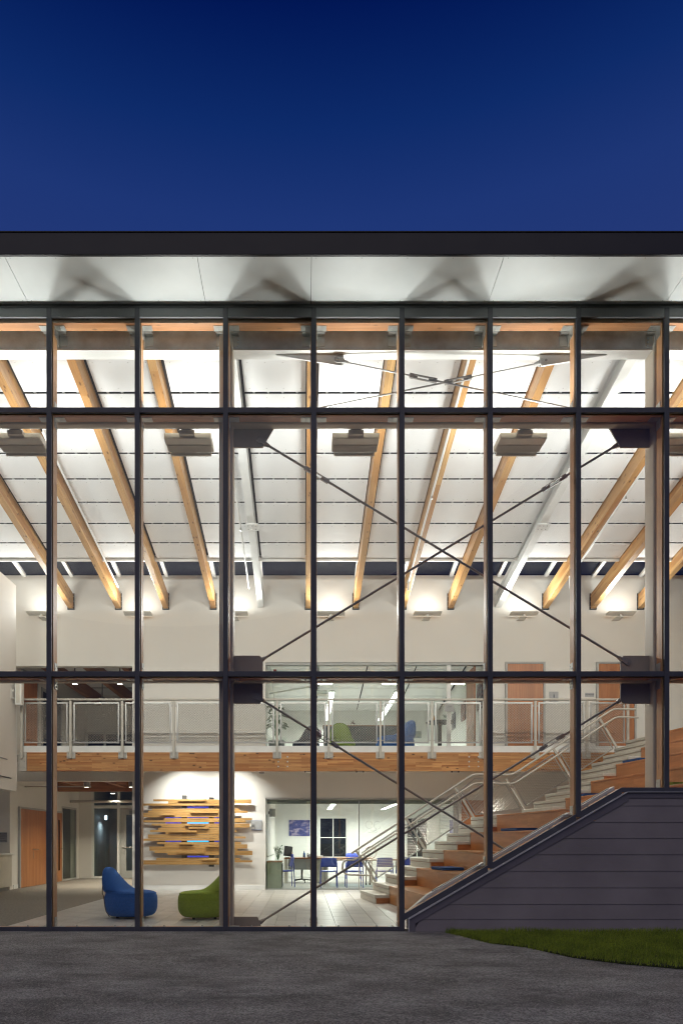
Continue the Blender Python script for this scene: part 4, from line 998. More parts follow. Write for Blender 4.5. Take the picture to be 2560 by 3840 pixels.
# baseboards
tag(MB().box(-7.558,-7.545,YB+.2,8.69,0.001,0.11).build('baseboard', M['trim']), 'white baseboard left of the pair of hall doors', 'baseboard')
for i, (x, lab) in enumerate(((-6.7, 'left'), (-5.5, 'middle'), (-4.75, 'right'))):
    t_ = MB().box(x-.07, x+.07, YB+.21, 13.6, 2.90, 3.222).build('hall_beam', M['hallbeam']); tag(t_, f'brown glulam ceiling beam of the lower hall, {lab} of three', 'ceiling beam', 'lower hall ceiling beams')
tag(MB().box(-7.55,-4.42,11.6,11.74,2.78,3.10).build('hall_cross_beam', M['hallbeam_x']), 'brown glulam cross beam over the lower hall', 'ceiling beam')
for i, (x, lab) in enumerate(((-7.1, 'left'), (-5.95, 'middle'), (-4.9, 'right'))):
    t_ = MB().box(x-.08, x+.08, YB+.21, 14.4, 5.98, 6.34).build('hall_beam', M['hallbeam']); tag(t_, f'brown glulam ceiling beam of the upper hall, {lab} of three', 'ceiling beam', 'upper hall ceiling beams')
for i in range(5):
    tag(MB().box(-7.55,-4.42,9.3+i*1.0,9.33+i*1.0,6.335,6.349).build('ceiling_joint', M['black_plastic']), f'dark joint in the upper hall ceiling, {ORD[i]} from the front', 'ceiling joint', 'upper hall ceiling joints')
def can(label, x, y, zb, zt, grp, power):
    t_ = thing('pendant_can', label, 'pendant lamp', (x, y, zb), grp)
    MB().lathe((x, y, zb), ((0.075,0),(0.085,0.0),(0.085,0.17),(0.05,0.18)), 16).build('shade', M['grey_plastic'], t_, smooth=True)
    MB().lathe((x, y, zb-.003), ((0.07,0),(0.07,0.002)), 14).build('lens', M['lamp_soft'], t_)
    MB().tube([(x, y, zb+.17), (x, y, zt)], 0.02, 8).build('stem', M['grey_plastic'], t_)
    area('lamp', (x, y, zb-.01), 0.12, 0.12, power, t_, L0, (1,0.90,0.76), 110)
k_ = 0
for x, y in ((-6.35, 9.6), (-5.1, 9.6), (-6.35, 12.2), (-5.1, 12.2)):
    can(['grey can lamp in the upper hall, front left','grey can lamp in the upper hall, front right','grey can lamp in the upper hall, rear left','grey can lamp in the upper hall, rear right'][k_], x, y, 5.62, 6.35, 'upper hall can lamps', 5)
    can(['grey can lamp in the lower hall, front left','grey can lamp in the lower hall, front right','grey can lamp in the lower hall, rear left','grey can lamp in the lower hall, rear right'][k_], x+.3, y+.1, 2.76, 3.225, 'lower hall can lamps', 32); k_ += 1
def pipe(name, label, pts, r=0.022, m='rail', heads=()):
    t_ = thing(name, label, 'pipe', pts[0])
    MB().tube(pts, r, 8).build('pipe_run', M[m], t_, smooth=True)
    for p in pts[1:-1]: MB().lathe(p, ((r*1.4,-.03),(r*1.4,.03)), 8, 'X').build('elbow', M[m], t_)
    for h in heads:
        MB().tube([h, (h[0], h[1], h[2]-.06)], 0.012, 6).lathe((h[0], h[1], h[2]-.075), ((0.02,0),(0.012,0.012)), 8).build('sprinkler_head', M['bolt'], t_)
pipe('sprinkler_pipe', 'pale sprinkler pipe crossing the lower hall', [(-7.5,9.0,2.72),(-5.75,9.0,2.72),(-5.75,9.0,2.85)], 0.02)
pipe('sprinkler_main', 'thick pale sprinkler main crossing the hall above the vestibule', [(-7.5,12.6,2.53),(-4.5,12.6,2.53)], 0.045)
# glazed vestibule front: frames, panes, door
ve = thing('entrance_screen', 'aluminium and glass entrance screen at the end of the hall', 'entrance screen', (-5.9, YE, 0))
fr = M['wall_cool']
for x0, x1 in ((-7.14,-7.07),(-6.28,-6.19),(-4.66,-4.42)): MB().box(x0, x1, YE-.05, YE+.06, 0, 3.22).build('screen_post', fr, ve, bevel=0.003)
MB().box(-7.07,-4.66,YE-.045,YE+.055,2.36,2.46).build('screen_transom', fr, ve); MB().box(-7.07,-6.28,YE-.045,YE+.055,0.0,0.07).build('screen_sill', fr, ve)
for x0, x1, z0, z1 in ((-7.07,-6.28,0.07,2.36),(-7.07,-5.55,2.46,3.22),(-5.45,-4.66,2.46,3.22)): MB().box(x0, x1, YE, YE+.012, z0, z1).build('screen_glass', M['glass_in'], ve)
MB().box(-5.55,-5.45,YE-.045,YE+.055,2.46,3.22).build('screen_post', fr, ve)
dl = MB().box(-6.17,-5.98,YE-.03,YE+.03,0.01,2.34).box(-4.83,-4.68,YE-.03,YE+.03,0.01,2.34).box(-5.98,-4.83,YE-.03,YE+.03,2.14,2.34).box(-5.98,-4.83,YE-.03,YE+.03,0.01,0.26).build('entrance_door', M['trim_grey'], ve, bevel=0.003)
MB().box(-5.98,-4.83,YE-.005,YE+.005,0.26,2.14).build('door_glass', M['glass_in'], dl)
MB().tube([(-6.10,YE-.07,1.05),(-4.70,YE-.07,1.05)], 0.018, 8).build('push_bar', M['chrome'], dl); MB().box(-5.85,-5.4,YE-.09,YE-.031,2.17,2.28).build('door_closer', M['grey_plastic'], dl); MB().bar((-5.5,YE-.06,2.26),(-5.1,YE-.06,2.33),.02,.015).build('closer_arm', M['grey_plastic'], dl)
MB().box(-6.13,-6.02,YE-.05,YE-.031,0.85,0.98).build('lock_box', M['trim_grey'], dl)
shell('vestibule_room', [(-7.3,-4.3,16.4,16.5,0,3.3),(-7.4,-7.3,YE+.1,16.5,0,3.3),(-4.3,-4.2,YE+.1,16.5,0,3.3),(-7.4,-4.2,YE+.1,16.5,3.25,3.4),(-7.4,-4.2,YE+.1,16.5,-.02,-.005)], M['grey_plastic'], 'dim grey vestibule behind the entrance screen')
t_ = thing('vestibule_lamp', 'cold white wall lamp glowing behind the vestibule glass', 'lamp', (-7.1, 15.2, 2.0))
MB().lathe((-7.1,15.2,2.02), ((0.03,0),(0.045,0.02),(0.045,0.14),(0.02,0.16)), 12).build('lens', M['vest'], t_, smooth=True); MB().box(-7.298,-7.14,15.17,15.23,2.08,2.14).build('arm', M['grey_plastic'], t_)
area('lamp', (-7.1,15.2,2.0), 0.08, 0.08, 6, t_, L0, (0.7,0.85,1.0), 150)
# interior side glazing of the hall
sg2 = thing('hall_side_glazing', 'dark interior window wall between the glazed door and the vestibule', 'window wall', (-7.6, 12.7, 0))
MB().box(-7.60,-7.555,12.0,12.06,0,2.35).box(-7.60,-7.555,13.34,13.40,0,2.35).box(-7.60,-7.555,12.06,13.34,2.29,2.35).box(-7.60,-7.555,12.06,13.34,0,0.05).build('window_frame', M['trim_grey'], sg2)
MB().box(-7.59,-7.58,12.06,13.34,0.05,2.29).build('window_glass', M['glass_in'], sg2)
shell('side_office', [(-9.5,-9.4,11.5,14,0,2.6),(-9.5,-7.77,13.9,14,0,2.6),(-9.5,-7.77,11.4,11.5,0,2.6),(-9.5,-7.77,11.5,14,2.5,2.6),(-9.5,-7.77,11.5,14,-.02,-.005)], M['grey_plastic'], 'dim side office behind the interior window')
# upper hall end window: dusk sky and a dark corridor glazing
uw = thing('upper_hall_window', 'dark glazed screen at the end of the upper hall', 'window wall', (-6, 14.3, ZG))
for x0, x1 in ((-7.55,-7.45),(-6.9,-6.83),(-5.25,-5.15),(-4.5,-4.42)): MB().box(x0, x1, 14.25, 14.35, ZG, 4.95).build('window_post', M['trim_grey'], uw)
MB().box(-7.55,-4.42,14.25,14.35,4.951,5.03).build('window_head', M['trim_grey'], uw)
MB().box(-6.83,-5.25,14.29,14.31,ZG,4.95).build('window_pane', M['nightglass'], uw)
for x0, x1 in ((-7.45,-6.9),(-5.15,-4.5)): MB().box(x0, x1, 14.29, 14.31, ZG, 4.95).build('window_pane', M['navyglass'], uw)
sw = thing('side_window', 'dark blue window with grey frame on the left wall of the upper hall', 'window', (-7.55, 11.1, ZG))
MB().box(-7.555,-7.54,10.3,10.42,ZG,5.7).box(-7.555,-7.54,11.9,12.0,ZG,5.7).box(-7.555,-7.54,10.42,11.9,5.6,5.7).build('window_frame', M['trim_grey'], sw)
MB().box(-7.557,-7.552,10.42,11.9,ZG,5.6).build('window_pane', M['navyglass'], sw)

# ================================================================ lounge chairs
def lounge(label, m, loc, rz, strap=False, sc_=1.0, group='lounge chairs'):
    t_ = thing('lounge_chair', label, 'lounge chair', loc, group, rz)
    sec = []
    for i in range(12):
        z = 0.022+0.395*i/11; k_ = 1-0.30*abs((z-0.25)/0.25)**3.2; sec.append((z, -0.43*k_-.012*i/11, 0.43*k_, 0.366*k_))
    for z, xf, w_ in ((0.428,.365,.325),(0.436,.33,.315),(0.441,.28,.31),(0.445,.21,.308),(0.449,.13,.306),(0.458,.06,.304),(0.478,.005,.30),(0.515,-.055,.29),(0.57,-.122,.275),(0.63,-.180,.255),(0.69,-.234,.23),(0.745,-.278,.198),(0.785,-.310,.16),(0.812,-.340,.115),(0.825,-.372,.065)):
        sec.append((z, -0.452-.012*math.sin((z-.43)/.4*PI)+(0.0 if z < .78 else (z-.78)*.7), xf, w_))
    b_ = MB(); n = 28; rings = []
    for z, xb, xf, w_ in sec:
        base = len(b_.v); cx = (xb+xf)/2; hx = (xf-xb)/2
        for i in range(n):
            q = 2*PI*i/n; c, s_ = math.cos(q), math.sin(q); pw = 0.97
            b_.v.append((sc_*(cx+hx*math.copysign(abs(c)**pw, c)), sc_*w_*math.copysign(abs(s_)**pw, s_), sc_*z))
        rings.append(base)
    for r0, r1 in zip(rings, rings[1:]):
        for i in range(n):
            j = (i+1) % n; b_.f.append((r0+i, r0+j, r1+j, r1+i))
    b_.f.append(tuple(rings[0]+i for i in range(n-1,-1,-1))); b_.f.append(tuple(rings[-1]+i for i in range(n)))
    bo = b_.build('upholstery', m, t_, smooth='full', loc=L0)
    sb = bo.modifiers.new('s','SUBSURF'); sb.levels = 1; sb.render_levels = 1
    ring = [(sc_*(0.0+0.405*math.cos(2*PI*i/40)), sc_*0.345*math.sin(2*PI*i/40), sc_*0.405) for i in range(-13, 14)]
    MB().tube(ring, 0.004, 5).build('seam_piping', m, bo, loc=L0)
    for q in (45, 135, 225, 315): MB().lathe((0.24*math.cos(math.radians(q))*sc_, 0.22*math.sin(math.radians(q))*sc_, 0), ((0.022,0),(0.022,0.034)), 10).build('foot', M['black_plastic'], t_, loc=L0)
    if strap:
        MB().tube([(-.372,-.225,.545),(-.405,-.195,.52),(-.430,-.150,.46),(-.415,-.18,.40),(-.372,-.225,.36),(-.352,-.245,.25),(-.325,-.245,.12),(-.265,-.245,.035)], 0.007, 6).build('pull_strap', M['black_plastic'], bo, loc=L0, smooth=True)
    return t_
def gpos(x, y):     # point on the hall floor seen at photograph pixel
    r = H*S/(y-VY); return ((x-VX)*r/S, (r-1)*D)
lounge('blue wool lounge chair with a curved back standing behind the glass', M['blue_fab'], (-2.81, 1.72, 0), math.radians(-8), strap=True)
lounge('green wool lounge chair with a curved back facing the blue one', M['green_fab'], (-1.60, 1.62, 0), math.radians(187))

# ================================================================ office behind glass (ground floor)
YW = 14.5
shell('office_walls', [(-1.18,-0.98,YB+.2,YW,0,3.22),(-0.98,4.9,YW,YW+.1,0,3.22),(4.75,4.9,YB+.2,YW,0,3.22),(-1.18,4.9,YB+.2,YW+.1,2.95,3.22)], M['wall_cool'], 'white walls and ceiling of the glazed office')
og = thing('office_glazing', 'tall frameless glass front of the ground floor office', 'glass wall', (1.4, YB, 0))
for x0, x1 in ((-0.975,1.432),(1.436,3.86)): MB().box(x0, x1, YB+.09, YB+.102, 0.02, 2.30).build('glass_pane', M['glass_in'], og)
MB().box(-0.98,3.98,YB+.02,YB+.18,2.33,2.371).build('head_channel', M['trim_grey'], og); MB().box(-0.95,3.86,YB+.12,YB+.20,2.22,2.33).build('blind_cassette', M['sage'], og)
MB().box(-0.98,3.98,YB+.07,YB+.13,0.001,0.02).build('floor_channel', M['trim_grey'], og); MB().box(3.87,3.98,YB+.05,YB+.15,0.02,2.33).build('end_post', M['trim_grey'], og); MB().box(1.424,1.444,YB+.08,YB+.112,0.02,2.30).build('joint_clip', M['stainless'], og)
def linear(label, x, y0, y1, z, grp, power, zc):
    t_ = thing('linear_pendant', label, 'light fixture', (x, (y0+y1)/2, z), grp)
    MB().box(x-.075, x+.075, y0, y1, z, z+.05).build('housing', M['white_plastic'], t_); MB().box(x-.07, x+.07, y0+.01, y1-.01, z-.004, z-.0005).build('diffuser', M['lamp'], t_)
    for y in (y0+.3, y1-.3): MB().tube([(x, y, z+.05), (x, y, zc)], 0.004, 5).build('cable', M['white_plastic'], t_)
    area('lamp', (x, (y0+y1)/2, z-.02), 0.13, y1-y0-.1, power, t_, L0, (1,0.97,0.92), 170)
linear('lit linear pendant lamp in the office, left of two', 0.86, 10.3, 13.6, 2.32, 'office linear lamps', 125, 2.95)
linear('lit linear pendant lamp in the office, right of two', 2.66, 9.9, 13.6, 2.32, 'office linear lamps', 125, 2.95)
def window(label, x0, x1, z0, z1, Y, nx_, nz_, grp=None):
    t_ = thing('window', label, 'window', ((x0+x1)/2, Y, z0), grp)
    MB().box(x0-.06, x0, Y-.03, Y+.01, z0-.06, z1+.06).box(x1, x1+.06, Y-.03, Y+.01, z0-.06, z1+.06).box(x0, x1, Y-.03, Y+.01, z1, z1+.06).box(x0, x1, Y-.03, Y+.01, z0-.06, z0).build('window_frame', M['trim'], t_)
    dx, dz_ = (x1-x0)/nx_, (z1-z0)/nz_
    for i in range(nx_):
        for j in range(nz_): MB().box(x0+i*dx+.015, x0+(i+1)*dx-.015, Y-.006, Y, z0+j*dz_+.015, z0+(j+1)*dz_-.015).build('window_pane', M['nightglass'], t_)
    for i in range(1, nx_): MB().box(x0+i*dx-.015, x0+i*dx+.015, Y-.02, Y, z0, z1).build('glazing_bar', M['trim'], t_)
    for j in range(1, nz_): MB().box(x0, x1, Y-.018, Y, z0+j*dz_-.015, z0+j*dz_+.015).build('glazing_bar', M['trim'], t_)
window('four pane dark window in the office behind the blue chairs', 0.57, 1.49, 0.70, 2.06, YW-.001, 2, 2, 'office windows')
window('dark office window seen behind the stair net', 3.60, 4.30, 0.70, 2.06, YW-.001, 2, 2, 'office windows')
# pictures
def pic(label, x0, x1, z0, z1, Y, cols, rz=0, scale=9, frame=None, X=None, cat='picture'):
    m, t, b = newmat('picture print')
    v = coords(t, (1, 1, 2.2)); n1 = noise(t, v, scale, 5, 0.65); n2 = noise(t, v, scale*0.35, 3)
    c = mixc(t, ramp(t, n1, ((0.38,0.0),(0.62,1.0))), cols[0], cols[1]); c = mixc(t, ramp(t, n2, ((0.5,0.0),(0.66,1.0))), c, cols[2])
    t.links.new(c, b.inputs['Base Color']); b.inputs['Roughness'].default_value = 0.4
    loc = ((x0+x1)/2, Y, (z0+z1)/2) if X is None else X
    t_ = thing('picture', label, cat, loc, rz=rz); w_, h = (x1-x0)/2, (z1-z0)/2
    MB().box(-w_, w_, -.02, 0, -h, h).build('print', m, t_, loc=L0)
    if frame:
        f = 0.02; MB().box(-w_-f, -w_, -.03, 0, -h-f, h+f).box(w_, w_+f, -.03, 0, -h-f, h+f).box(-w_, w_, -.03, 0, h, h+f).box(-w_, w_, -.03, 0, -h-f, -h).build('picture_frame', frame, t_, loc=L0)
    return t_
pic('blue and violet abstract print on the office wall', -0.51, 0.22, 1.43, 1.99, YW-.002, ((0.04,0.05,0.20),(0.10,0.11,0.32),(0.45,0.38,0.50)))
dv = thing('line_drawing', 'white sheet with a loose grey line drawing on the office wall', 'picture', (2.43, YW-.002, 1.75))
MB().box(-.32,.32,-.006,0,-.27,.27).build('sheet', M['wall_cool'], dv, loc=L0)
for i, (cx, cz, rx, rz_) in enumerate(((-.15,.08,.12,.13),(.14,.06,.12,.14),(0.0,-.08,.10,.08),(-.02,-.16,.16,.05))):
    MB().tube([(cx+rx*math.cos(q/9*2*PI*.8+i), -.009, cz+rz_*math.sin(q/9*2*PI*.8+i)) for q in range(10)], 0.0045, 5).build('ink_stroke', M['grey_plastic'], dv, loc=L0)
# blue stacking chairs
def blue_chair(label, x, y, rz, z=0):
    t_ = thing('stacking_chair', label, 'chair', (x, y, z), 'blue office chairs', rz)
    sb = MB()
    for i in range(6):
        for j in range(6):
            u, v = i/5-.5, j/5-.5; sb.v.append((u*.46, v*.44, 0.45-.025*(1-4*u*u)*(1-4*v*v)))
    for i in range(5):
        for j in range(5): n = i*6+j; sb.f.append((n, n+6, n+7, n+1))
    so_ = sb.build('seat', M['blue_chair'], t_, loc=L0, smooth=True); so_.modifiers.new('t','SOLIDIFY').thickness = 0.02
    bb = MB()
    for i in range(8):
        for j in range(5):
            u, v = i/7-.5, j/4; bb.v.append((u*(.45-.03*v), .21+.05*v-.05*(4*u*u), 0.555+.255*v-.02*(4*u*u)**3*v))
    for i in range(7):
        for j in range(4): n = i*5+j; bb.f.append((n, n+1, n+6, n+5))
    bo = bb.build('backrest', M['blue_chair'], t_, loc=L0, smooth=True); bo.modifiers.new('t','SOLIDIFY').thickness = 0.016
    for s_ in (-1, 1):
        MB().tube([(s_*.225,-.235,0),(s_*.215,-.215,.435)], 0.014, 8).build('leg', M['blue_chair'], t_, loc=L0)
        MB().tube([(s_*.225,.235,0),(s_*.215,.215,.45),(s_*.212,.215,.66)], 0.014, 8).build('leg', M['blue_chair'], t_, loc=L0)
PY = 9.25
for lab, px, yy, rz in (('blue plastic chair in the office right of the middle mullion', 1232, 9.15, 0), ('blue plastic chair in the office behind the handrail end', 1327, 9.15, math.radians(2)), ('blue plastic chair in the office behind the stair foot', 1440, 9.3, math.radians(-2))):
    x, _ = P(px, 3300, yy); blue_chair(lab, x, yy, PI+rz if False else rz+0, 0)
for c in list(col.objects):
    if c.name.startswith('stacking_chair'): c.rotation_euler.z += PI
x, _ = P(1323, 3200, 12.3); blue_chair('blue plastic chair on the far side of the office table', x, 12.3, 0, 0.06)
x, _ = P(1068, 3300, 9.3); blue_chair('blue plastic chair turned sideways beside the green cabinet', x, 9.35, math.radians(-80), 0)
x, _ = P(1520, 3300, 9.5); blue_chair('blue plastic chair half hidden behind the stair steps', x, 9.6, PI, 0)
# cabinet with flowers
gc = thing('sage_cabinet', 'sage green cabinet just behind the office glass', 'cabinet', (-0.76, 8.75, 0))
MB().box(-0.95,-0.57,8.42,9.2,0.0,0.70).build('cabinet_body', M['sage'], gc, bevel=0.003); MB().box(-0.96,-0.56,8.41,9.21,0.701,0.725).build('cabinet_top', M['desk'], gc); MB().box(-0.569,-0.555,8.45,9.15,0.05,0.66).build('door_panel', M['black_plastic'], gc)
fv = thing('flower_vase', 'glass vase of white flowers on the sage cabinet', 'flower vase', (-0.68, 8.7, 0.726))
MB().lathe((-0.68,8.7,0.727), ((0.035,0),(0.045,0.01),(0.05,0.08),(0.035,0.15),(0.045,0.20)), 14).build('vase', M['glass_in'], fv, smooth=True)
rf_ = random.Random(5); fl_ = MB(); lf_ = MB(); stm = MB()
for i in range(26):
    q = rf_.random()*2*PI; rr = rf_.random()*0.12; hh = 0.93+rf_.random()*0.20
    c = Vector((-0.68+rr*math.cos(q), 8.7+rr*math.sin(q), hh)); stm.tube([(-0.68,8.7,0.75), c], 0.003, 4)
    tgt = fl_ if i % 3 == 0 else lf_
    for j in range(6):
        e_ = Vector((rf_.uniform(-1,1), rf_.uniform(-1,1), rf_.uniform(-.5,1))).normalized(); s_ = e_.cross(Vector((0.3,0.2,0.9))).normalized(); L_ = 0.04+0.02*rf_.random()
        tgt.poly([c, c+e_*L_*.5+s_*.014, c+e_*L_, c+e_*L_*.5-s_*.014])
fl_.build('petals', M['petal'], fv); lf_.build('leaves', M['leaf'], fv); stm.build('stems', M['leaf'], fv)
# desks
dk = thing('office_desk', 'long brown topped desk with grey modesty panel in the office', 'desk', (0.2, 11.2, 0))
X0, X1 = P(1066,0,11.1)[0], P(1395,0,11.1)[0]
MB().box(X0, X1, 10.85, 11.6, 0.725, 0.76).build('desk_top', M['desk'], dk, bevel=0.003); MB().box(X0+.12, X0+1.05, 11.0, 11.02, 0.40, 0.724).build('modesty_panel', M['trim_grey'], dk)
MB().box(X0+.0, X0+.10, 10.9, 11.55, 0.0, 0.724).build('end_panel', M['beige'], dk); MB().box(X0+.85, X0+1.3, 10.95, 11.5, 0.03, 0.70).build('drawer_pedestal', M['beige'], dk, bevel=0.003); MB().box(X1-.05, X1, 10.9, 11.55, 0, 0.724).build('end_panel', M['beige'], dk)
for i, (px, w_, h, m, lab) in enumerate(((1095,.10,.16,'blue_chair','blue mug and pens at the left end of the desk'),(1140,.05,.19,'cushion','blue water bottle on the desk'),(1166,.24,.11,'black_plastic','black desk telephone on the desk'),(1078,.09,.22,'black_plastic','black monitor edge beside the flowers'),(1195,.26,.06,'beige','pile of papers on the desk near the mullion'))):
    x, _ = P(px, 3200, 11.15)
    t_ = thing('desk_item', lab, 'desk item', (x, 11.15, 0.761))
    if i == 1: MB().lathe((0,0,0), ((.03,0),(.034,.01),(.034,.12),(.014,.15),(.014,.19)), 12).build('bottle_body', M[m], t_, loc=L0, smooth=True)
    elif i == 2: MB().prism([(-w_/2,-.1,0),(-w_/2,.1,0),(-w_/2,.1,.10),(-w_/2,-.1,.03)], (w_,0,0)).build('phone_base', M[m], t_, loc=L0); MB().tube([(-w_/2+.02,-.06,.06),(-w_/2+.02,0,.11),(-w_/2+.02,.08,.12)], 0.022, 8).build('handset', M[m], t_, loc=L0)
    elif i == 4:
        for j in range(5): MB().box(-w_/2+.01*j, w_/2-.012*(j%3), -.1, .1, .012*j, .012*j+.010).build('paper', M['trim'], t_, loc=L0)
    elif i == 3: MB().bar((0,0,.04),(.03,.02,.34),.03,.28).build('screen', M[m], t_, loc=L0); MB().box(-.06,.06,-.08,.08,0,.012).build('stand', M[m], t_, loc=L0)
    else: MB().lathe((0,0,0), ((.04,0),(.045,.005),(.045,.10)), 14).build('mug', M[m], t_, loc=L0, smooth=True); MB().tube([(0,0,.05),(.02,.01,.17)], .006, 5).tube([(0.01,0,.05),(-.015,.01,.18)], .006, 5).build('pens', M['desk'], t_, loc=L0)
tb_ = thing('folding_table', 'brown folding table on caster legs behind the blue chairs', 'table', (2.3, 10.3, 0))
X0, X1 = P(1205,0,10.2)[0], P(1500,0,10.2)[0]
MB().box(X0, X1, 9.95, 10.65, 0.70, 0.735).build('table_top', M['desk'], tb_, bevel=0.003)
for px in (1372, 1386):
    x = P(px, 0, 10.1)[0]; MB().tube([(x,10.1,.09),(x,10.1,.70)], 0.018, 8).build('leg', M['grey_plastic'], tb_); MB().box(x-.02, x+.02, 10.07, 10.13, .055, .12).build('caster_fork', M['trim_grey'], tb_); MB().lathe((x-.02,10.1,.03), ((.03,0),(.03,.04)), 12, 'X').build('caster', M['black_plastic'], tb_)
for x in (X0+.1, X1-.1): MB().tube([(x,10.3,0.0),(x,10.3,.70)], 0.018, 8).build('leg', M['grey_plastic'], tb_)
x = P(1390,0,10.3)[0]
rg_ = thing('wreath_ring', 'thin woven ring standing on the folding table', 'ornament', (x, 10.35, 0.736))
MB().tube([(0.17*math.cos(2*PI*i/24), 0, 0.185+0.17*math.sin(2*PI*i/24)) for i in range(25)], 0.012, 6, cap=False).build('ring', M['desk'], rg_, loc=L0)
oc_ = thing('swivel_chair', 'black mesh swivel chair under the office desk', 'chair', (-0.05, 11.35, 0))
MB().lathe((0,0,.44), ((.22,0),(.25,.03),(.22,.07)), 18).build('seat', M['black_plastic'], oc_, loc=L0, smooth=True); MB().tube([(0,0,.08),(0,0,.44)], .03, 8).build('gas_lift', M['black_plastic'], oc_, loc=L0)
for i in range(5):
    q = 2*PI*i/5; MB().tube([(0,0,.10),(.28*math.cos(q),.28*math.sin(q),.07)], .02, 6).build('base_arm', M['black_plastic'], oc_, loc=L0); MB().lathe((.28*math.cos(q)-.015,.28*math.sin(q),.03), ((.028,0),(.028,.03)), 10, 'X').build('caster', M['black_plastic'], oc_, loc=L0)
tag(MB().box(P(1235,0,9.6)[0], P(1400,0,9.6)[0], 9.35, 10.6, .001, .006).build('chair_mat', paint('pale teal mat', (0.30,0.42,0.42), 0.3)), 'pale teal chair mat on the office floor', 'mat')
# whiteboard and speaker on the left office wall
wb = thing('whiteboard', 'white board on the left wall of the office', 'whiteboard', (-0.975, 11, 1.0)); MB().box(-0.979,-0.955,8.7,12.6,0.85,1.95).build('board', M['trim'], wb); MB().box(-0.954,-0.94,8.7,12.6,0.83,0.85).build('pen_tray', M['trim_grey'], wb)
so2 = thing('office_speaker', 'small grey speaker high on the left office wall', 'speaker', (-0.9, 9.6, 2.0)); MB().box(-0.94,-0.78,9.5,9.7,1.93,2.15).build('cabinet', M['trim_grey'], so2, bevel=0.01); MB().box(-0.979,-0.941,9.57,9.63,2.0,2.08).build('bracket', M['grey_plastic'], so2)
pic('violet sketch print on the right office wall', 0, 1.0, 0, 0.56, 0, ((0.08,0.07,0.18),(0.22,0.2,0.36),(0.4,0.38,0.5)), X=(4.748, 12.3, 1.66), rz=-PI/2)
# room at the right of the office: brown panel door seen above the stair
tag(MB().box(4.06,4.62,YB-.03,YB-.004,1.60,2.30).build('brown_wall_panel', M['door']), 'brown timber panel on the back wall behind the stair landing', 'wall panel')

# ================================================================ upper room behind glass
shell('upper_room_floor', [(-1.18,4.9,YB+.01,YW,3.3,ZG)], M['vinyl'], 'floor of the upper room')
shell('upper_room_walls', [(-1.18,-0.98,YB+.2,YW,ZG,6.6),(-1.18,4.9,YW,YW+.1,ZG,6.6),(4.75,4.9,YB+.2,YW,ZG,6.6)], M['wall_cool'], 'white walls of the upper room')
uc = struct(thing('upper_room_ceiling', 'white panel ceiling of the upper room', 'ceiling')); del uc['category']
MB().prism([(-1.1,YB+.2,6.62),(-1.1,YW,5.85),(-1.1,YW,6.0),(-1.1,YB+.2,6.8)], (5.9,0,0)).build('ceiling_deck', M['deck'], uc)
a2 = -math.atan(0.77/6.1)
for i, xa in enumerate((-0.97, 0.45, 1.87, 3.29)):
    for j in range(8):
        y0 = YB+.22+0.76*j
        MB().box(0, 1.38, 0, 0.73, 0, .02).build('ceiling_panel', M['panel'], uc, loc=(xa, y0, 6.57-0.1262*(y0-YB-.2)), rot=(a2,0,0))
ug = thing('upper_glazing', 'frameless glass front of the upper room on the gallery', 'glass wall', (1.4, YB, ZG))
for x0, x1 in ((-0.975,1.432),(1.436,3.70)): MB().box(x0, x1, YB+.09, YB+.102, ZG+.02, 5.80).build('glass_pane', M['glass_in'], ug)
MB().box(-0.98,4.75,YB+.02,YB+.18,5.80,5.861).build('head_channel', M['trim_grey'], ug); MB().box(3.70,3.80,YB+.05,YB+.15,ZG,5.80).build('end_post', M['trim'], ug)
MB().box(3.81,4.74,YB+.09,YB+.102,ZG+.02,5.80).build('glass_pane', M['glass_in'], ug)
linear('lit linear pendant lamp in the upper room, left of two', 0.79, 9.6, 14.1, 5.40, 'upper room linear lamps', 115, 6.3)
linear('lit linear pendant lamp in the upper room, right of two', 2.61, 9.6, 14.1, 5.40, 'upper room linear lamps', 115, 6.3)
lounge('navy lounge chair seen low behind the gallery net, leftmost of three', M['navy_fab'], (0.06, 8.95, ZG), math.radians(120), sc_=0.95, group='upper lounge chairs')
lounge('green lounge chair seen over the gallery edge', M['green_fab'], (1.02, 8.95, ZG+.02), math.radians(80), sc_=1.0, group='upper lounge chairs')
lounge('bright blue lounge chair seen over the gallery edge right of the green one', M['blue_fab'], (2.45, 8.95, ZG), math.radians(200), sc_=1.22, group='upper lounge chairs')
# plant
pl = thing('potted_plant', 'leafy potted plant at the left end of the upper room glass', 'plant', (-0.72, 8.9, ZG))
MB().lathe((-.72,8.9,ZG), ((.16,0),(.2,.05),(.22,.42),(.19,.43)), 18).build('pot', M['grey_plastic'], pl, smooth=True); MB().box(-.95,-.45,8.6,9.1,ZG+.44,ZG+.47).build('shelf', M['glass_in'], pl)
lv = MB(); stm = MB(); rp = random.Random(9)
for i in range(34):
    q = rp.random()*2*PI; hh = ZG+.75+rp.random()*.65; rr = .10+.16*rp.random(); c = Vector((-.72+rr*math.cos(q), 8.9+rr*math.sin(q)*.8, hh)); stm.tube([(-.72,8.9,ZG+.42), (-.72+.4*rr*math.cos(q), 8.9, hh-.2), c], .006, 5)
    d = Vector((math.cos(q), math.sin(q), -.25-.5*rp.random())).normalized(); s_ = d.cross(Vector((0,0,1))).normalized(); L_ = .16+.10*rp.random(); w_ = .05+.03*rp.random()
    up = s_.cross(d)*.02
    n = len(lv.v); lv.v += [tuple(c), tuple(c+d*L_*.35+s_*w_+up), tuple(c+d*L_), tuple(c+d*L_*.35-s_*w_+up), tuple(c+d*L_*.4-up)]; lv.f += [(n,n+1,n+4),(n+1,n+2,n+4),(n+2,n+3,n+4),(n+3,n,n+4)]
lv.build('foliage', M['leaf'], pl); stm.build('stems', M['leaf'], pl)
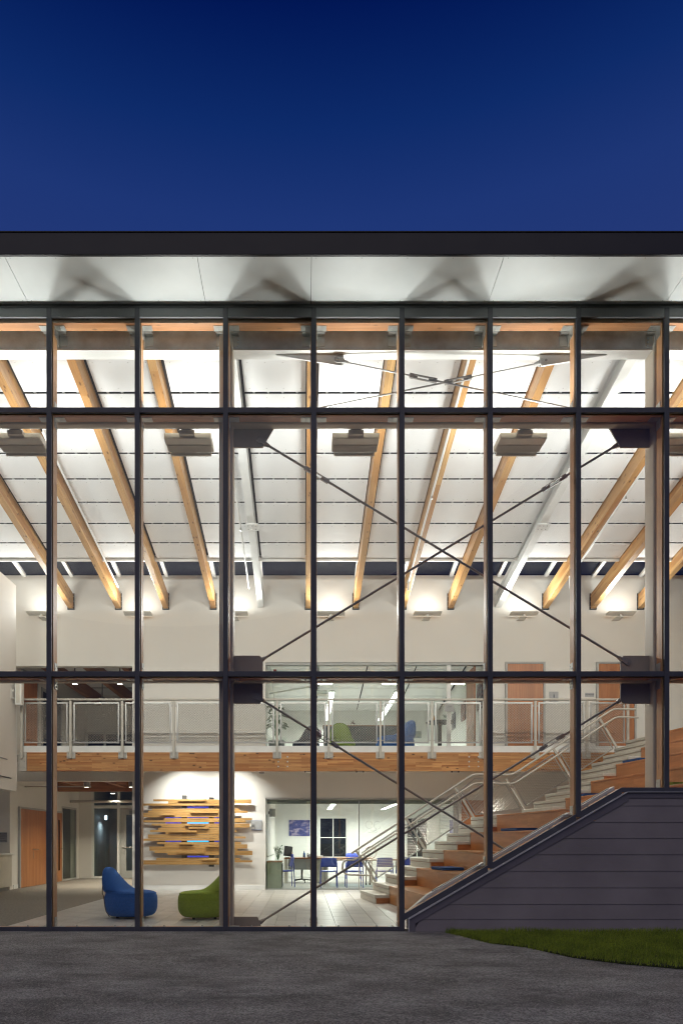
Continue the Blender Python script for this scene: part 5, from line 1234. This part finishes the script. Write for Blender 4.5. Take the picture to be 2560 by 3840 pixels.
# projector on a wall arm, table, desk, pictures
pj = thing('projector', 'white projector on a long ceiling arm in the upper room', 'projector', (0.45, 9.6, 5.35))
MB().box(.28,.66,9.5,9.8,5.33,5.43).build('projector_body', M['white_plastic'], pj, bevel=.02); MB().tube([(-.95,9.65,5.36),(.3,9.65,5.58),(.42,9.65,5.58)], .025, 8).build('arm', M['white_plastic'], pj); MB().tube([(.42,9.65,5.44),(.42,9.65,6.4)], .02, 8).build('drop_pole', M['white_plastic'], pj)
rt = thing('round_table', 'round dark table with a bottle and a planted jar in the upper room', 'table', (3.70, 9.2, ZG))
MB().lathe((3.70,9.2,ZG+.95), ((.37,0),(.38,.01),(.38,.03)), 28).build('table_top', M['black_plastic'], rt); MB().lathe((3.70,9.2,ZG), ((.22,0),(.06,.04),(.05,.9),(.14,.945)), 16).build('pedestal', M['black_plastic'], rt, smooth=True)
bt = thing('table_bottle', 'small amber bottle on the round dark table', 'bottle', (3.55, 9.2, ZG+.985)); MB().lathe((0,0,0), ((.028,0),(.03,.01),(.03,.07),(.01,.12),(.01,.17)), 12).build('bottle_body', paint('amber glass', (0.45,0.22,0.03), 0.2), bt, loc=L0, smooth=True)
jr = thing('planted_jar', 'glass jar with a small green plant on the round dark table', 'jar', (3.86, 9.2, ZG+.985)); MB().lathe((0,0,0), ((.06,0),(.08,.03),(.08,.1),(.06,.13)), 14).build('jar_body', M['glass_in'], jr, loc=L0, smooth=True)
jl = MB()
for i in range(18):
    q = rp.random()*2*PI; c = Vector((.02*math.cos(q), .02*math.sin(q), .10)); d = Vector((math.cos(q), math.sin(q), 1.0+rp.random())).normalized(); s_ = d.cross(Vector((0,0,1))).normalized()*.012; jl.poly([c, c+d*.06+s_, c+d*.13, c+d*.06-s_])
jl.build('leaves', M['leaf'], jr, loc=L0)
dk2 = thing('upper_desk', 'dark desk with wood edge behind the upper lounge chairs', 'desk', (1.9, 10.4, ZG)); MB().box(.55,3.0,10.1,10.7,ZG+1.02,ZG+1.05).build('desk_top', M['desk'], dk2); MB().box(.57,2.98,10.12,10.14,ZG+.1,ZG+1.019).build('desk_front', M['black_plastic'], dk2)
bk = thing('tufted_ornament', 'round brown dried ornament on the upper desk', 'ornament', (1.42, 10.3, ZG+1.052))
orn = MB()
for i in range(40):
    d = Vector((rp.uniform(-1,1), rp.uniform(-1,1), rp.uniform(-.6,1))).normalized(); s_ = d.cross(Vector((.2,.3,.9))).normalized()*.012; c = Vector((0,0,.09)); orn.poly([c+s_, c+d*.1, c-s_])
orn.build('tufts', paint('dried brown', (0.12,0.07,0.05), .8), bk, loc=L0)
pic('small dark red print above the navy chair', -.02, .16, ZG+.95, ZG+1.2, YW-.002, ((.2,.03,.03),(.1,.05,.2),(.4,.3,.2)), X=(0.52, YW-.002, 5.02))
pic('small grey photo print on the far upper wall, left one', 0, .34, 0, .28, YW-.002, ((.1,.1,.1),(.4,.4,.38),(.6,.6,.55)), X=(1.30, YW-.002, 5.05))
pic('small grey photo print on the far upper wall, right one', 0, .24, 0, .30, YW-.002, ((.08,.08,.1),(.3,.32,.33),(.55,.55,.55)), X=(1.80, YW-.002, 5.08))
pic('small landscape print beside the blue lounge chair', 0, .30, 0, .24, YW-.002, ((.12,.2,.3),(.3,.3,.15),(.5,.5,.4)), X=(3.95, YW-.002, 4.98))
for i, (yy, zc, w_, h, lab, cs) in enumerate(((9.0,5.15,.55,.7,'dark portrait poster on the right wall of the upper room, nearest', ((.03,.03,.03),(.3,.1,.06),(.5,.45,.4))), (9.9,5.2,.5,.75,'blue and white poster on the right wall of the upper room', ((.04,.08,.2),(.5,.5,.52),(.2,.3,.5))), (10.9,5.1,.5,.55,'brown portrait poster on the right wall of the upper room', ((.05,.03,.02),(.35,.12,.07),(.2,.2,.25))), (12.2,5.05,.45,.5,'small dark poster deep on the right wall of the upper room', ((.03,.03,.05),(.15,.15,.2),(.3,.3,.3))))):
    pic(lab, 0, w_, 0, h, 0, cs, X=(4.745, yy, zc), rz=-PI/2)
t_ = thing('open_door', 'open fir door standing edge on at the right of the upper glass', 'door', (4.45, 8.5, ZG)); MB().box(4.42,4.465,8.35,9.2,ZG+.005,5.80).build('door_leaf', M['door'], t_); MB().tube([(4.40,8.45,ZG+1.0),(4.36,8.45,ZG+1.0),(4.36,8.57,ZG+1.0)], .011, 8).build('handle', M['chrome'], t_)
tag(MB().box(-.80,-.72,8.75,8.95,ZG+2.0,ZG+2.3).build('fire_alarm', M['red']), 'small red fire alarm at the left of the upper glass', 'alarm')

# ================================================================ sprinkler pipes under the rafters
def rz_(Y): return 8.75-SL*Y
pipe('sprinkler_pipe', 'pale sprinkler pipe beside the left rafters', [(-4.55,2.5,rz_(2.5)+.10),(-4.55,7.35,rz_(7.35)+.10)], 0.022, 'steel_white', heads=((-4.55,7.0,rz_(7.0)+.08),))
pipe('sprinkler_pipe', 'pale sprinkler pipe beside the left white steel beam', [(-1.33,2.2,rz_(2.2)+.06),(-1.33,7.35,rz_(7.35)+.06)], 0.022, 'steel_white', heads=((-1.33,5.0,rz_(5.0)+.05),))
pipe('sprinkler_pipe', 'pale sprinkler pipe under the third rafter right of centre', [(2.50,0.9,rz_(.9)-.03),(2.50,6.9,rz_(6.9)-.03),(2.50,6.95,rz_(6.9)-.22)], 0.022, 'steel_white', heads=((2.50,3.9,rz_(3.9)-.04),))
pipe('sprinkler_pipe', 'pale sprinkler pipe under the rafter left of the right column', [(6.28,2.0,rz_(2.0)-.03),(6.28,6.7,rz_(6.7)-.03),(6.28,6.75,rz_(6.7)-.28)], 0.022, 'steel_white', heads=((6.28,3.9,rz_(3.9)-.04),))

for o in col.objects:
    if o.type == 'MESH' and o.parent is not None and o.name.split('.')[0] in ('hanger_bolts','plate_bolts','beam_bolts','screw','hanger_rod','pens','leaves','petals','stems','foliage','tufts'): o['kind'] = 'stuff'
